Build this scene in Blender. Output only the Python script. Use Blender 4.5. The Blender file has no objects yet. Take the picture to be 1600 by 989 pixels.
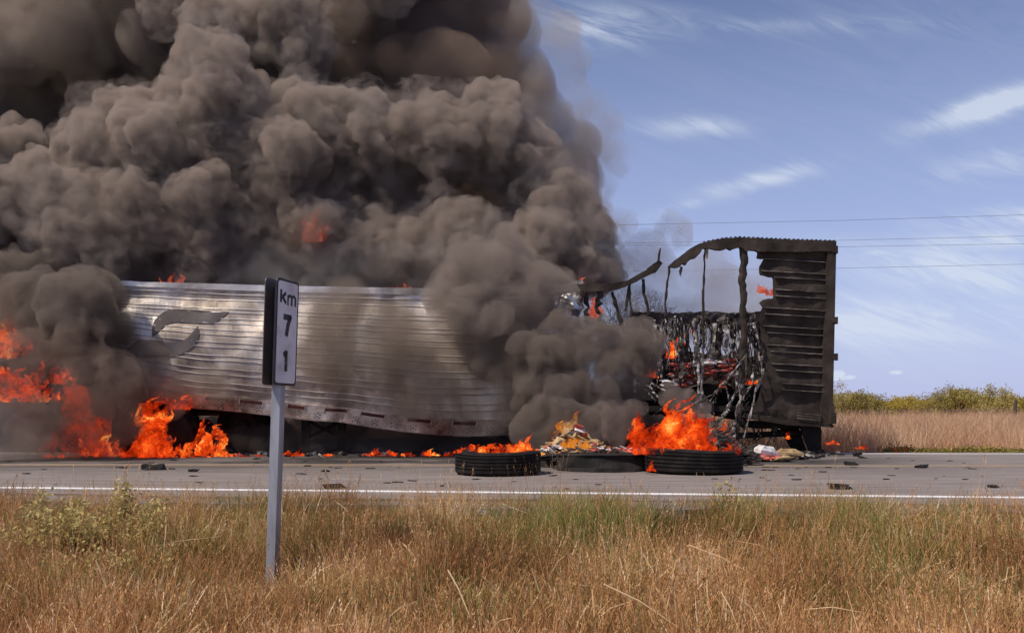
import bpy, math, random
from mathutils import Vector, Matrix, noise
from mathutils.geometry import delaunay_2d_cdt

S = bpy.context.scene
COL = S.collection
# ------------------------------------------------------------------ camera
F, H, CH = 1400.0, 634.0, 0.85        # focal length and horizon in photo pixels, eye height over the road
cam = bpy.data.cameras.new('camera'); co = bpy.data.objects.new('camera', cam); COL.objects.link(co); S.camera = co
co.location = (0, 0, CH); co.rotation_euler = (math.pi/2, 0, 0)
cam.lens = F/1600*36; cam.shift_y = (H-494.5)/1600; cam.clip_end = 9000; cam.clip_start = .05

def P(px, py, d):
    return Vector(((px-800)/F*d, d, CH+(H-py)/F*d))

# ------------------------------------------------------------------ sky, sun, exposure
SD = Vector((-.50, -.30, .84)).normalized()
W = bpy.data.worlds.new('World'); S.world = W; W.use_nodes = True
wt = W.node_tree; bg = wt.nodes['Background']
sk = wt.nodes.new('ShaderNodeTexSky'); sk.sky_type = 'NISHITA'; sk.sun_disc = False
sk.sun_elevation = math.asin(SD.z); sk.sun_rotation = math.atan2(SD.x, SD.y)
sk.air_density = 1.0; sk.dust_density = .6; sk.ozone_density = 1.6
bg.inputs[1].default_value = .10
SUN_E = 4.0
sl = bpy.data.lights.new('sun', 'SUN'); sl.energy = SUN_E; sl.angle = math.radians(.5); sl.color = (1, .93, .82)
so = bpy.data.objects.new('sun', sl); COL.objects.link(so); so.location = (-8, -6, 20)
so.rotation_euler = SD.to_track_quat('Z', 'Y').to_euler()
S.view_settings.view_transform = 'Standard'; S.view_settings.look = 'None'
S.view_settings.exposure = 0.0; S.view_settings.gamma = 1
S.cycles.volume_bounces = 1
S.cycles.max_bounces = 8
S.cycles.transparent_max_bounces = 24
S.cycles.volume_step_rate = .6
S.cycles.volume_preview_step_rate = .6

# ------------------------------------------------------------------ node helpers
class NT:
    def __init__(s, tree): s.t = tree
    def n(s, kind, **kw):
        x = s.t.nodes.new(kind)
        for k, v in kw.items(): setattr(x, k, v)
        return x
    def l(s, a, b): s.t.links.new(a, b)
    def put(s, sock, v):
        if isinstance(v, bpy.types.NodeSocket): s.l(v, sock)
        else: sock.default_value = v
    def math(s, op, a, b=0.0, clamp=False):
        m = s.n('ShaderNodeMath', operation=op); m.use_clamp = clamp
        s.put(m.inputs[0], a); s.put(m.inputs[1], b); return m.outputs[0]
    def vmath(s, op, a, b):
        m = s.n('ShaderNodeVectorMath', operation=op); s.put(m.inputs[0], a); s.put(m.inputs[1], b); return m.outputs[0]
    def noise(s, vec, scale, detail=3, rough=.55, dist=0.0, color=False):
        m = s.n('ShaderNodeTexNoise'); m.inputs['Scale'].default_value = scale; m.inputs['Detail'].default_value = detail
        m.inputs['Roughness'].default_value = rough; m.inputs['Distortion'].default_value = dist
        s.put(m.inputs['Vector'], vec); return m.outputs[1 if color else 0]
    def rng(s, v, a, b, c=0.0, d=1.0):
        m = s.n('ShaderNodeMapRange'); s.put(m.inputs[0], v)
        for i, q in enumerate((a, b, c, d)): m.inputs[i+1].default_value = q
        return m.outputs[0]
    def ramp(s, v, stops):
        m = s.n('ShaderNodeValToRGB'); s.put(m.inputs[0], v); e = m.color_ramp.elements
        while len(e) < len(stops): e.new(.5)
        for i, (p, c) in enumerate(stops): e[i].position = p; e[i].color = (*c, 1)
        return m.outputs[0]
    def mix(s, f, a, b):
        m = s.n('ShaderNodeMix', data_type='RGBA'); s.put(m.inputs[0], f)
        for q, v in ((6, a), (7, b)):
            if isinstance(v, tuple) and len(v) == 3: v = (*v, 1)
            s.put(m.inputs[q], v)
        return m.outputs[2]

def new_mat(name):
    m = bpy.data.materials.new(name); m.use_nodes = True; m.node_tree.nodes.clear()
    return m, NT(m.node_tree)

def pos(t): return t.n('ShaderNodeNewGeometry').outputs['Position']

def surf(name, cols, scale=6.0, detail=5, rough=.85, metal=0.0, bump=.3, bscale=None, stretch=(1, 1, 1), lo=.3, hi=.7, spec=.4, obj=False, trans=0.0, rlo=None):
    """a plain surface whose colour wanders between cols by noise, with relief"""
    m, t = new_mat(name)
    src = t.n('ShaderNodeTexCoord').outputs['Object'] if obj else pos(t)
    v = t.vmath('MULTIPLY', src, stretch)
    if obj:
        oi = t.n('ShaderNodeObjectInfo')
        v = t.vmath('ADD', v, oi.outputs['Location'])
    nz = t.noise(v, scale, detail, .6)
    k = t.rng(nz, lo, hi)
    c = t.ramp(k, [(i/(len(cols)-1), q) for i, q in enumerate(cols)])
    b = t.n('ShaderNodeBsdfPrincipled'); t.l(c, b.inputs['Base Color'])
    b.inputs['Roughness'].default_value = rough; b.inputs['Metallic'].default_value = metal
    b.inputs['Specular IOR Level'].default_value = spec
    if rlo is not None: t.l(t.rng(t.noise(v, scale*.6, 4), .3, .7, rlo, rough), b.inputs['Roughness'])
    if bump:
        bp = t.n('ShaderNodeBump'); bp.inputs['Strength'].default_value = bump; bp.inputs['Distance'].default_value = .02
        t.l(t.noise(v, bscale or scale*3, 5, .65), bp.inputs['Height']); t.l(bp.outputs[0], b.inputs['Normal'])
    o = t.n('ShaderNodeOutputMaterial'); out = b.outputs[0]
    if trans:
        tr = t.n('ShaderNodeBsdfTranslucent'); t.l(c, tr.inputs[0]); mx = t.n('ShaderNodeMixShader'); mx.inputs[0].default_value = trans
        t.l(out, mx.inputs[1]); t.l(tr.outputs[0], mx.inputs[2]); out = mx.outputs[0]
    t.l(out, o.inputs[0])
    return m

# ---- world clouds: thin cirrus streaks and two small cumulus over the horizon
w = NT(wt)
tc = w.n('ShaderNodeTexCoord').outputs['Generated']
sx = w.n('ShaderNodeSeparateXYZ'); w.l(tc, sx.inputs[0])
yy = w.math('MAXIMUM', sx.outputs[1], .05)
U = w.math('DIVIDE', sx.outputs[0], yy); V = w.math('DIVIDE', sx.outputs[2], yy)
hazef = w.rng(sx.outputs[2], 0.0, .42, 1.0, 0.0)
blobs = [(1550, 165, 110, 20, 1.5, -.32), (1190, 282, 80, 16, 1.25, -.22), (1080, 200, 75, 17, 1.0, 0), (1490, 425, 150, 40, 1.5, .1), (1530, 375, 110, 24, 1.4, -.1), (1380, 395, 60, 10, .9, -.1),
         (1570, 345, 130, 18, 1.2, -.05), (940, 40, 110, 30, 1.0, 0), (1400, 500, 240, 45, 1.1, 0), (1230, 40, 260, 14, .35, 0), (1580, 255, 120, 22, .7, -.12), (1060, 325, 60, 10, .5, -.3), (640, 500, 400, 60, .7, .1)]
acc = None
for (bx, by, rx, ry, s_, sh) in blobs:
    du = w.math('DIVIDE', w.math('SUBTRACT', U, (bx-800)/F), rx/F)
    vv = w.math('ADD', V, w.math('MULTIPLY', w.math('SUBTRACT', U, (bx-800)/F), sh))
    dv = w.math('DIVIDE', w.math('SUBTRACT', vv, (H-by)/F), ry/F)
    g = w.math('MULTIPLY', w.math('POWER', 2.718, w.math('MULTIPLY', w.math('ADD', w.math('MULTIPLY', du, du), w.math('MULTIPLY', dv, dv)), -1.0)), s_)
    acc = g if acc is None else w.math('MAXIMUM', acc, g)
cv = w.n('ShaderNodeCombineXYZ'); w.l(w.math('ADD', U, w.math('MULTIPLY', V, .9)), cv.inputs[0]); w.l(w.math('SUBTRACT', w.math('MULTIPLY', V, 3.4), w.math('MULTIPLY', U, -1.0)), cv.inputs[1])
n1 = w.rng(w.noise(cv.outputs[0], 7.5, 9, .66, 1.0), .40, .66)
n0 = w.rng(w.noise(cv.outputs[0], 1.6, 3, .5), .35, .8)
cir = w.math('ADD', w.math('MULTIPLY', n1, w.math('ADD', w.math('MULTIPLY', acc, 1.0), w.math('MULTIPLY', n0, .16))), w.math('MULTIPLY', w.math('MULTIPLY', acc, w.math('MINIMUM', acc, .9)), w.rng(w.noise(cv.outputs[0], 3.0, 6, .6, .6), .32, .66, .06, .48)), clamp=True)
cb = None
for (bx, by, rx, ry) in [(1309, 586, 18, 9), (1328, 589, 14, 5), (1399, 582, 13, 5), (1300, 592, 26, 4)]:
    du = w.math('DIVIDE', w.math('SUBTRACT', U, (bx-800)/F), rx/F); dv = w.math('DIVIDE', w.math('SUBTRACT', V, (H-by)/F), ry/F)
    g = w.math('SUBTRACT', 1.0, w.math('ADD', w.math('MULTIPLY', du, du), w.math('MULTIPLY', dv, dv)))
    cb = g if cb is None else w.math('MAXIMUM', cb, g)
cvu = w.n('ShaderNodeCombineXYZ'); w.l(U, cvu.inputs[0]); w.l(V, cvu.inputs[1])
cum = w.math('MULTIPLY', w.rng(w.math('ADD', cb, w.math('MULTIPLY', w.math('SUBTRACT', w.noise(cvu.outputs[0], 70, 5, .6), .5), 1.8)), 0.1, .8), .75, clamp=True)
cl = w.math('MAXIMUM', w.math('MULTIPLY', cir, .68), cum, clamp=True)
fw = w.math('GREATER_THAN', sx.outputs[1], .05)
cl = w.math('MULTIPLY', cl, fw)
skyc = w.mix(w.math('MULTIPLY', hazef, .80), sk.outputs[0], (3.9, 5.3, 7.9))
tint = w.n('ShaderNodeMix', data_type='RGBA', blend_type='MULTIPLY'); tint.inputs[0].default_value = 1.0
w.l(skyc, tint.inputs[6]); tint.inputs[7].default_value = (1.14, 1.0, 1.11, 1)
w.l(w.mix(cl, tint.outputs[2], (7.0, 7.7, 8.8)), bg.inputs[0])

# ------------------------------------------------------------------ object helpers
def props(o, label=None, cat=None, group=None, kind=None):
    if label: o['label'] = label
    if cat: o['category'] = cat
    if group: o['group'] = group
    if kind: o['kind'] = kind
    return o

def link(name, me, mat, parent=None, **kw):
    o = bpy.data.objects.new(name, me); COL.objects.link(o)
    mats = mat if isinstance(mat, (list, tuple)) else [mat]
    if not me.materials:
        for m in mats: me.materials.append(m)
    if parent: o.parent = parent
    return props(o, **kw)

def empty(name, loc, **kw):
    o = bpy.data.objects.new(name, None); COL.objects.link(o); o.location = loc; o.empty_display_size = .2
    return props(o, **kw)

class MB:
    def __init__(s): s.v = []; s.f = []; s.m = []
    def add(s, vs, fs, mi=0):
        k = len(s.v); s.v += [tuple(v) for v in vs]; s.f += [tuple(i+k for i in f) for f in fs]; s.m += [mi]*len(fs)
    def box(s, c, size, R=None, mi=0, taper=1.0):
        c = Vector(c); a, b, h = size[0]/2, size[1]/2, size[2]/2
        vs = []
        for z in (-h, h):
            k = 1 if z < 0 else taper
            for x, y in ((-a, -b), (a, -b), (a, b), (-a, b)):
                q = Vector((x*k, y*k, z)); vs.append(c + (R @ q if R else q))
        s.add(vs, [(3, 2, 1, 0), (4, 5, 6, 7), (0, 1, 5, 4), (1, 2, 6, 5), (2, 3, 7, 6), (3, 0, 4, 7)], mi)
    def tube(s, pts, rad, n=6, mi=0, flat=1.0):
        pts = [Vector(p) for p in pts]; k = len(pts); vs = []; fs = []
        if not isinstance(rad, (list, tuple)): rad = [rad]*k
        up = Vector((0, 1, 0))
        for i, p in enumerate(pts):
            t = (pts[min(i+1, k-1)]-pts[max(i-1, 0)])
            t = t.normalized() if t.length > 1e-9 else Vector((0, 0, 1))
            a = t.cross(up)
            if a.length < .05: a = t.cross(Vector((1, 0, 0)))
            a.normalize(); b = t.cross(a).normalized()
            for j in range(n):
                q = 2*math.pi*j/n
                vs.append(p+a*math.cos(q)*rad[i]+b*math.sin(q)*rad[i]*flat)
        for i in range(k-1):
            for j in range(n):
                j2 = (j+1) % n; fs.append((i*n+j, i*n+j2, (i+1)*n+j2, (i+1)*n+j))
        fs.append(tuple(range(n))[::-1]); fs.append(tuple((k-1)*n+j for j in range(n)))
        s.add(vs, fs, mi)
    def obj(s, name, mat, parent=None, smooth=False, **kw):
        me = bpy.data.meshes.new(name)
        off = parent.location if parent and parent.type == 'EMPTY' else Vector((0, 0, 0))
        if parent and parent.type != 'EMPTY': off = Vector(parent.get('_off', (0, 0, 0)))
        me.from_pydata([(v[0]-off[0], v[1]-off[1], v[2]-off[2]) for v in s.v], [], s.f)
        mats = mat if isinstance(mat, (list, tuple)) else [mat]
        for m in mats: me.materials.append(m)
        me.polygons.foreach_set('material_index', s.m)
        if smooth: me.polygons.foreach_set('use_smooth', [True]*len(me.polygons))
        me.update()
        o = link(name, me, mats, parent, **kw)
        if parent: OFF[o.name] = off
        return o
OFF = {}
def sub(mb, name, mat, part, **kw):
    """a sub-part: its parent is a part whose own origin sits at the thing's origin"""
    off = OFF.get(part.name, Vector((0, 0, 0)))
    mb.v = [(v[0]-off[0], v[1]-off[1], v[2]-off[2]) for v in mb.v]
    me = bpy.data.meshes.new(name); me.from_pydata(mb.v, [], mb.f)
    me.materials.append(mat); me.update()
    return link(name, me, mat, part, **kw)

def lin(xs, ys, x):
    if x <= xs[0]: return ys[0]
    for i in range(len(xs)-1):
        if x <= xs[i+1]:
            k = (x-xs[i])/(xs[i+1]-xs[i]); return ys[i]*(1-k)+ys[i+1]*k
    return ys[-1]

def sheet(mb, outline, depth, thick=.02, holes=(), step=14, jag=0.0, seed=1, wob=.02, mi=0):
    """a plate cut to an outline given in photo pixels at real distance depth(px,py): triangulated, crumpled, with thickness"""
    rnd = random.Random(seed)
    def rough(poly):
        if not jag: return list(poly)
        out = []
        for i, a in enumerate(poly):
            b = poly[(i+1) % len(poly)]; L = math.hypot(b[0]-a[0], b[1]-a[1]); n = max(1, int(L/5))
            for k in range(n):
                q = k/n; out.append((a[0]*(1-q)+b[0]*q+rnd.uniform(-jag, jag), a[1]*(1-q)+b[1]*q+rnd.uniform(-jag, jag)))
        return out
    loops = [rough(outline)]+[rough(h) for h in holes]
    vs = []; faces = []
    for i, lp in enumerate(loops):
        k = len(vs); vs += [Vector(p) for p in lp]
        faces.append(list(range(k, k+len(lp))))
    x0 = min(p[0] for p in outline); x1 = max(p[0] for p in outline); y0 = min(p[1] for p in outline); y1 = max(p[1] for p in outline)
    def inside(p, poly):
        c = False
        for i in range(len(poly)):
            a, b = poly[i], poly[i-1]
            if (a[1] > p[1]) != (b[1] > p[1]) and p[0] < (b[0]-a[0])*(p[1]-a[1])/(b[1]-a[1]+1e-12)+a[0]: c = not c
        return c
    x = x0
    while x < x1:
        y = y0
        while y < y1:
            p = (x+rnd.uniform(-.3, .3)*step, y+rnd.uniform(-.3, .3)*step)
            if inside(p, loops[0]) and not any(inside(p, h) for h in loops[1:]): vs.append(Vector(p))
            y += step
        x += step
    edges = []
    for f in faces: edges += [(f[i], f[(i+1) % len(f)]) for i in range(len(f))]
    r = delaunay_2d_cdt(vs, edges, [], 0, 1e-4)
    V2, F2 = r[0], r[2]
    tri = []
    for f in F2:
        c = sum((V2[i] for i in f), Vector((0, 0)))/len(f)
        if inside(c, loops[0]) and not any(inside(c, h) for h in loops[1:]): tri.append(tuple(f))
    n = len(V2); A = []; B = []
    for p in V2:
        d = depth(p[0], p[1]) if callable(depth) else depth
        q = P(p[0], p[1], d); wv = noise.noise(q*2.3)*wob+noise.noise(q*7)*wob*.4
        A.append(q+Vector((0, wv, 0))); B.append(q+Vector((0, wv+thick, 0)))
    cnt = {}
    for f in tri:
        for i in range(len(f)):
            e = (f[i], f[(i+1) % len(f)]); cnt[tuple(sorted(e))] = cnt.get(tuple(sorted(e)), 0)+1
    fs = []
    for f in tri:
        fs.append(f); fs.append(tuple(i+n for i in reversed(f)))
        for i in range(len(f)):
            a, b = f[i], f[(i+1) % len(f)]
            if cnt[tuple(sorted((a, b)))] == 1: fs.append((b, a, a+n, b+n))
    mb.add(A+B, fs, mi)

# ------------------------------------------------------------------ materials
M = {}
# asphalt with long streaks, soot under the wreck
m, t = new_mat('asphalt'); p_ = pos(t)
a1 = t.noise(t.vmath('MULTIPLY', p_, (.35, 3.5, 1)), 2.0, 6, .65); a2 = t.noise(p_, 60, 3, .7); a3 = t.noise(t.vmath('MULTIPLY', p_, (.6, 1, 1)), .9, 4, .6)
c = t.ramp(t.rng(a1, .3, .7), [(0, (.17, .137, .12)), (.5, (.26, .215, .192)), (1, (.34, .29, .262))])
c = t.mix(t.rng(a2, .35, .75, 0, .45), c, (.10, .09, .085))
a4 = t.noise(t.vmath('MULTIPLY', p_, (.22, 7.0, 1)), 2.2, 6, .7); c = t.mix(t.rng(a4, .56, .74, 0, .75), c, (.055, .046, .042)); c = t.mix(t.rng(a4, .42, .28, 0, .5), c, (.40, .36, .33))
sp = t.n('ShaderNodeSeparateXYZ'); t.l(p_, sp.inputs[0])
soot = t.math('MULTIPLY', t.rng(sp.outputs[1], 10.9, 13.6), t.rng(sp.outputs[0], 7.2, 4.6))
soot = t.math('MULTIPLY', t.math('ADD', soot, 0.0), t.rng(a3, .25, .55), clamp=True)
c = t.mix(t.math('MULTIPLY', soot, .9), c, (.02, .017, .015))
b = t.n('ShaderNodeBsdfPrincipled'); t.l(c, b.inputs['Base Color']); b.inputs['Roughness'].default_value = .9; b.inputs['Specular IOR Level'].default_value = .25
bp = t.n('ShaderNodeBump'); bp.inputs['Strength'].default_value = .5; bp.inputs['Distance'].default_value = .01; t.l(a2, bp.inputs['Height']); t.l(bp.outputs[0], b.inputs['Normal'])
o = t.n('ShaderNodeOutputMaterial'); t.l(b.outputs[0], o.inputs[0]); M['asphalt'] = m

def worn(name, col, under, lo, hi, cover=1.0):
    m, t = new_mat(name); p_ = pos(t)
    n = t.noise(t.vmath('MULTIPLY', p_, (.7, 2.0, 1)), 9, 6, .7)
    c = t.mix(t.rng(n, lo, hi), col, under)
    b = t.n('ShaderNodeBsdfPrincipled'); t.l(c, b.inputs['Base Color']); b.inputs['Roughness'].default_value = .8
    o = t.n('ShaderNodeOutputMaterial'); t.l(b.outputs[0], o.inputs[0]); return m
M['white_line'] = worn('white_road_paint', (.80, .77, .74), (.40, .37, .35), .56, .80)
M['yellow_line'] = worn('yellow_road_paint', (.50, .28, .09), (.25, .215, .19), .38, .56)
M['soil'] = surf('dry_soil', [(.10, .065, .04), (.19, .12, .07), (.26, .17, .10)], 2.5, 6, .95, bump=.6)
M['field'] = surf('dry_field_soil', [(.22, .12, .07), (.32, .19, .12), (.40, .26, .17)], .8, 7, .95, bump=.4)
M['gravel'] = surf('shoulder_gravel', [(.12, .10, .09), (.24, .20, .18), (.34, .3, .27)], 30, 5, .95, bump=.8)
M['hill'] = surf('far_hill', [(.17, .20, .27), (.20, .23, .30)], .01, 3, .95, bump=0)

# brushed aluminium with soot
m, t = new_mat('sooty_aluminium'); p_ = pos(t)
n1 = t.noise(t.vmath('MULTIPLY', p_, (1, 1, .8)), .75, 5, .6, .5); n2 = t.noise(t.vmath('MULTIPLY', p_, (.25, 1, 9)), 3, 4, .6)
sp = t.n('ShaderNodeSeparateXYZ'); t.l(p_, sp.inputs[0])
c = t.ramp(t.rng(n1, .34, .66), [(0, (.17, .125, .095)), (.32, (.40, .325, .265)), (.64, (.68, .60, .53)), (1, (.86, .82, .77))])
c = t.mix(t.rng(n2, .45, .85, 0, .22), c, (.34, .30, .27))
n3 = t.noise(t.vmath('MULTIPLY', p_, (1.0, 1, .6)), 1.7, 7, .68, .8); c = t.mix(t.rng(n3, .46, .70, 0, .72), c, (.17, .125, .09))
c = t.mix(t.rng(t.noise(p_, 14, 5, .7), .55, .8, 0, .35), c, (.20, .16, .13))
burn = t.math('MAXIMUM', t.rng(sp.outputs[0], -5.9, -7.4, 0, 1), t.rng(t.math('ADD', sp.outputs[0], t.math('MULTIPLY', n1, 2.5)), 1.2, 2.6, 0, .85))
c = t.mix(burn, c, (.055, .045, .04))
b = t.n('ShaderNodeBsdfPrincipled'); t.l(c, b.inputs['Base Color']); b.inputs['Metallic'].default_value = .45
t.l(t.rng(n1, .3, .7, .60, .36), b.inputs['Roughness'])
bp = t.n('ShaderNodeBump'); bp.inputs['Strength'].default_value = .12; bp.inputs['Distance'].default_value = .03
t.l(t.noise(t.vmath('MULTIPLY', p_, (1, 1, 3)), 2.2, 3), bp.inputs['Height']); t.l(bp.outputs[0], b.inputs['Normal'])
o = t.n('ShaderNodeOutputMaterial'); t.l(b.outputs[0], o.inputs[0]); M['alu'] = m
M['rib_alu'] = surf('rib_aluminium', [(.22, .18, .15), (.55, .50, .46), (.80, .77, .73)], .9, 4, .45, .5, 0)
M['bright'] = surf('crumpled_bright_aluminium', [(.12, .10, .09), (.55, .53, .52), (.85, .86, .88)], 3.0, 4, .32, .85, .3)
M['rail'] = surf('bottom_rail_aluminium', [(.14, .10, .075), (.48, .38, .32), (.80, .70, .62)], 2.6, 5, .42, .8, .2)
M['logo'] = surf('faded_grey_print', [(.085, .07, .065), (.12, .10, .095), (.16, .14, .135)], 2.0, 5, .85, 0, .1, spec=.15)
M['char'] = surf('charred_steel', [(.022, .016, .012), (.044, .032, .024), (.080, .060, .047)], 3.0, 6, .8, .1, .35, spec=.25)
M['char_rib'] = surf('burnt_rib_steel', [(.03, .024, .02), (.16, .13, .11), (.42, .36, .31)], 4.0, 4, .5, .5, .1)
M['soot'] = surf('soot_black', [(.006, .005, .004), (.014, .011, .009), (.026, .02, .017)], 4, 5, .9, 0, .5)
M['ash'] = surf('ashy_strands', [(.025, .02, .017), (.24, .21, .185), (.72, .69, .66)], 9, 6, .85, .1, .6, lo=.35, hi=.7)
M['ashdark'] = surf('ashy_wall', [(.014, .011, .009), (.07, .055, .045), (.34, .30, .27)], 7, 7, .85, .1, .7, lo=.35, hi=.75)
M['rubber'] = surf('scorched_rubber', [(.006, .005, .0045), (.013, .010, .009), (.034, .026, .021)], 5, 6, .85, 0, .5, spec=.2)
M['red'] = surf('dark_red_reflector', [(.045, .012, .010), (.12, .025, .02)], 8, 3, .35, 0, 0)
M['galv'] = surf('galvanised_steel', [(.26, .27, .29), (.36, .37, .40), (.46, .47, .50)], 9, 6, .5, .55, .08, stretch=(1, 1, .25))
M['signback'] = surf('bare_sign_back', [(.10, .085, .075), (.19, .165, .15)], 5, 4, .6, .4, .05)
M['signface'] = surf('white_sign_sheet', [(.50, .47, .48), (.70, .67, .69), (.78, .75, .77)], 5, 6, .5, 0, 0)
M['signblack'] = surf('black_sign_print', [(.012, .009, .009), (.022, .016, .015)], 9, 4, .5, 0, 0)
M['wire'] = surf('dark_cable', [(.12, .12, .15), (.16, .16, .2)], 3, 2, .7, 0, 0)
M['wood'] = surf('weathered_post', [(.05, .03, .02), (.12, .08, .06)], 6, 5, .9, 0, .6, stretch=(1, 1, .2))
M['bark'] = surf('grey_bark', [(.07, .05, .04), (.16, .12, .10)], 8, 5, .9, 0, .6)
M['bare'] = surf('bare_twigs', [(.05, .045, .05), (.10, .09, .09)], 8, 5, .9, 0, 0)
PK = [surf('pack_red', [(.30, .03, .02), (.55, .10, .06), (.6, .35, .3)], 14, 4, .45, 0, .2, obj=True),
      surf('pack_white', [(.35, .28, .26), (.7, .66, .64), (.8, .78, .76)], 9, 4, .5, 0, .2, obj=True),
      surf('pack_tan', [(.18, .10, .05), (.42, .28, .13), (.5, .38, .2)], 9, 4, .7, 0, .3, obj=True),
      surf('pack_charred', [(.012, .01, .01), (.05, .035, .03), (.2, .08, .06)], 9, 5, .7, 0, .4, obj=True)]

def veg(name, cols, trans=.3, rough=.75):
    """leaf or blade colour picked per instance, with a little wander along the place it grows"""
    m, t = new_mat(name)
    oi = t.n('ShaderNodeObjectInfo'); p_ = pos(t)
    k = t.math('ADD', t.math('MULTIPLY', oi.outputs['Random'], .42), t.math('MULTIPLY', t.rng(t.noise(p_, .9, 4, .65), .34, .66), .58))
    k = t.math('ADD', k, t.math('MULTIPLY', t.math('SUBTRACT', t.noise(p_, 30, 2), .5), .5), clamp=True)
    c = t.ramp(k, [(i/(len(cols)-1), q) for i, q in enumerate(cols)])
    b = t.n('ShaderNodeBsdfPrincipled'); t.l(c, b.inputs['Base Color']); b.inputs['Roughness'].default_value = rough; b.inputs['Specular IOR Level'].default_value = .25
    tr = t.n('ShaderNodeBsdfTranslucent'); t.l(c, tr.inputs[0]); mx = t.n('ShaderNodeMixShader'); mx.inputs[0].default_value = trans
    t.l(b.outputs[0], mx.inputs[1]); t.l(tr.outputs[0], mx.inputs[2]); o = t.n('ShaderNodeOutputMaterial'); t.l(mx.outputs[0], o.inputs[0])
    return m
M['g_rust'] = veg('rusty_dry_grass', [(.17, .080, .030), (.46, .225, .085), (.70, .40, .175), (.90, .67, .40)])
M['g_pale'] = veg('pale_dry_grass', [(.50, .29, .13), (.76, .54, .30), (.94, .78, .54)])
M['g_green'] = veg('green_grass', [(.09, .10, .02), (.18, .19, .045), (.34, .32, .09), (.52, .45, .18)])
M['g_field'] = veg('pink_tan_field_grass', [(.42, .23, .125), (.66, .42, .25), (.86, .65, .44)])
M['l_shrub'] = veg('shrub_leaves', [(.19, .15, .05), (.30, .24, .065), (.42, .33, .085), (.48, .40, .18)], .25)
M['l_yellow'] = veg('yellow_green_shrub_leaves', [(.28, .21, .03), (.42, .31, .05), (.52, .38, .08)], .25)
M['l_weed'] = veg('pale_weed_leaves', [(.36, .29, .10), (.54, .43, .17), (.66, .56, .28)], .3)
M['l_ground'] = veg('green_roadside_leaves', [(.15, .12, .025), (.28, .22, .05), (.40, .31, .09)], .2)

# ------------------------------------------------------------------ fire
def fire_mat(name, stops, strength, sc=3.2, cut=.42, st=.38, soft=.16):
    m, t = new_mat(name); p_ = pos(t)
    wv = t.noise(p_, 2.2, 3, .6, 0, True)
    v = t.vmath('ADD', t.vmath('MULTIPLY', p_, (1, 1, st)), t.vmath('MULTIPLY', t.vmath('SUBTRACT', wv, (.5, .5, .5)), (.75, .75, .55)))
    n = t.noise(v, sc*.8, 5, .62, 1.2)
    rd = t.math('SUBTRACT', 1.0, t.math('MULTIPLY', t.math('ABSOLUTE', t.math('SUBTRACT', t.noise(v, sc*1.7, 5, .65, 2.6), .5)), 8.0), clamp=True)
    k = t.math('ADD', t.math('MULTIPLY', t.rng(n, .34, .70), .66), t.math('MULTIPLY', rd, .40), clamp=True)
    hot = t.math('ADD', t.math('MULTIPLY', t.rng(t.noise(p_, sc*.45, 4, .6, 1.0), .36, .66), .50), t.math('MULTIPLY', k, .55), clamp=True)
    c = t.ramp(hot, stops)
    e = t.n('ShaderNodeEmission'); t.l(c, e.inputs[0]); t.l(t.math('MULTIPLY', t.rng(hot, .1, 1, .45, 1.0), strength), e.inputs[1])
    lw = t.n('ShaderNodeLayerWeight'); lw.inputs[0].default_value = .35
    al = t.math('MULTIPLY', t.rng(k, cut-soft, cut+soft, 0, .85), t.rng(lw.outputs['Facing'], .9, .2), clamp=True)
    tr = t.n('ShaderNodeBsdfTransparent'); mx = t.n('ShaderNodeMixShader'); t.l(al, mx.inputs[0]); t.l(tr.outputs[0], mx.inputs[1]); t.l(e.outputs[0], mx.inputs[2])
    o = t.n('ShaderNodeOutputMaterial'); t.l(mx.outputs[0], o.inputs[0])
    return m
FR = [(0, (.05, .002, 0)), (.38, (.18, .008, .001)), (.58, (.62, .032, .004)), (.78, (1, .12, .012)), (.90, (1, .30, .04)), (1, (1, .62, .20))]
FDR = [(0, (.05, .003, 0)), (.4, (.22, .012, .002)), (.75, (.7, .045, .006)), (1, (1, .13, .02))]
FYE = [(0, (.2, .03, 0)), (.4, (.8, .16, .01)), (.7, (1, .36, .04)), (1, (1, .65, .25))]
M['fire'] = fire_mat('flame_orange', FR, 1.55, 4.6, .60)
M['fire_red_glow'] = fire_mat('flame_deep_red_glow', FDR, .8, 4.0, .64)
M['fire_yellow'] = fire_mat('flame_yellow', FYE, 1.0, 6, .60)
M['fire_far'] = fire_mat('flame_through_smoke', [(0, (.2, .03, .02)), (.6, (.8, .12, .06)), (1, (1, .25, .12))], .8, 5, .55)

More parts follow.
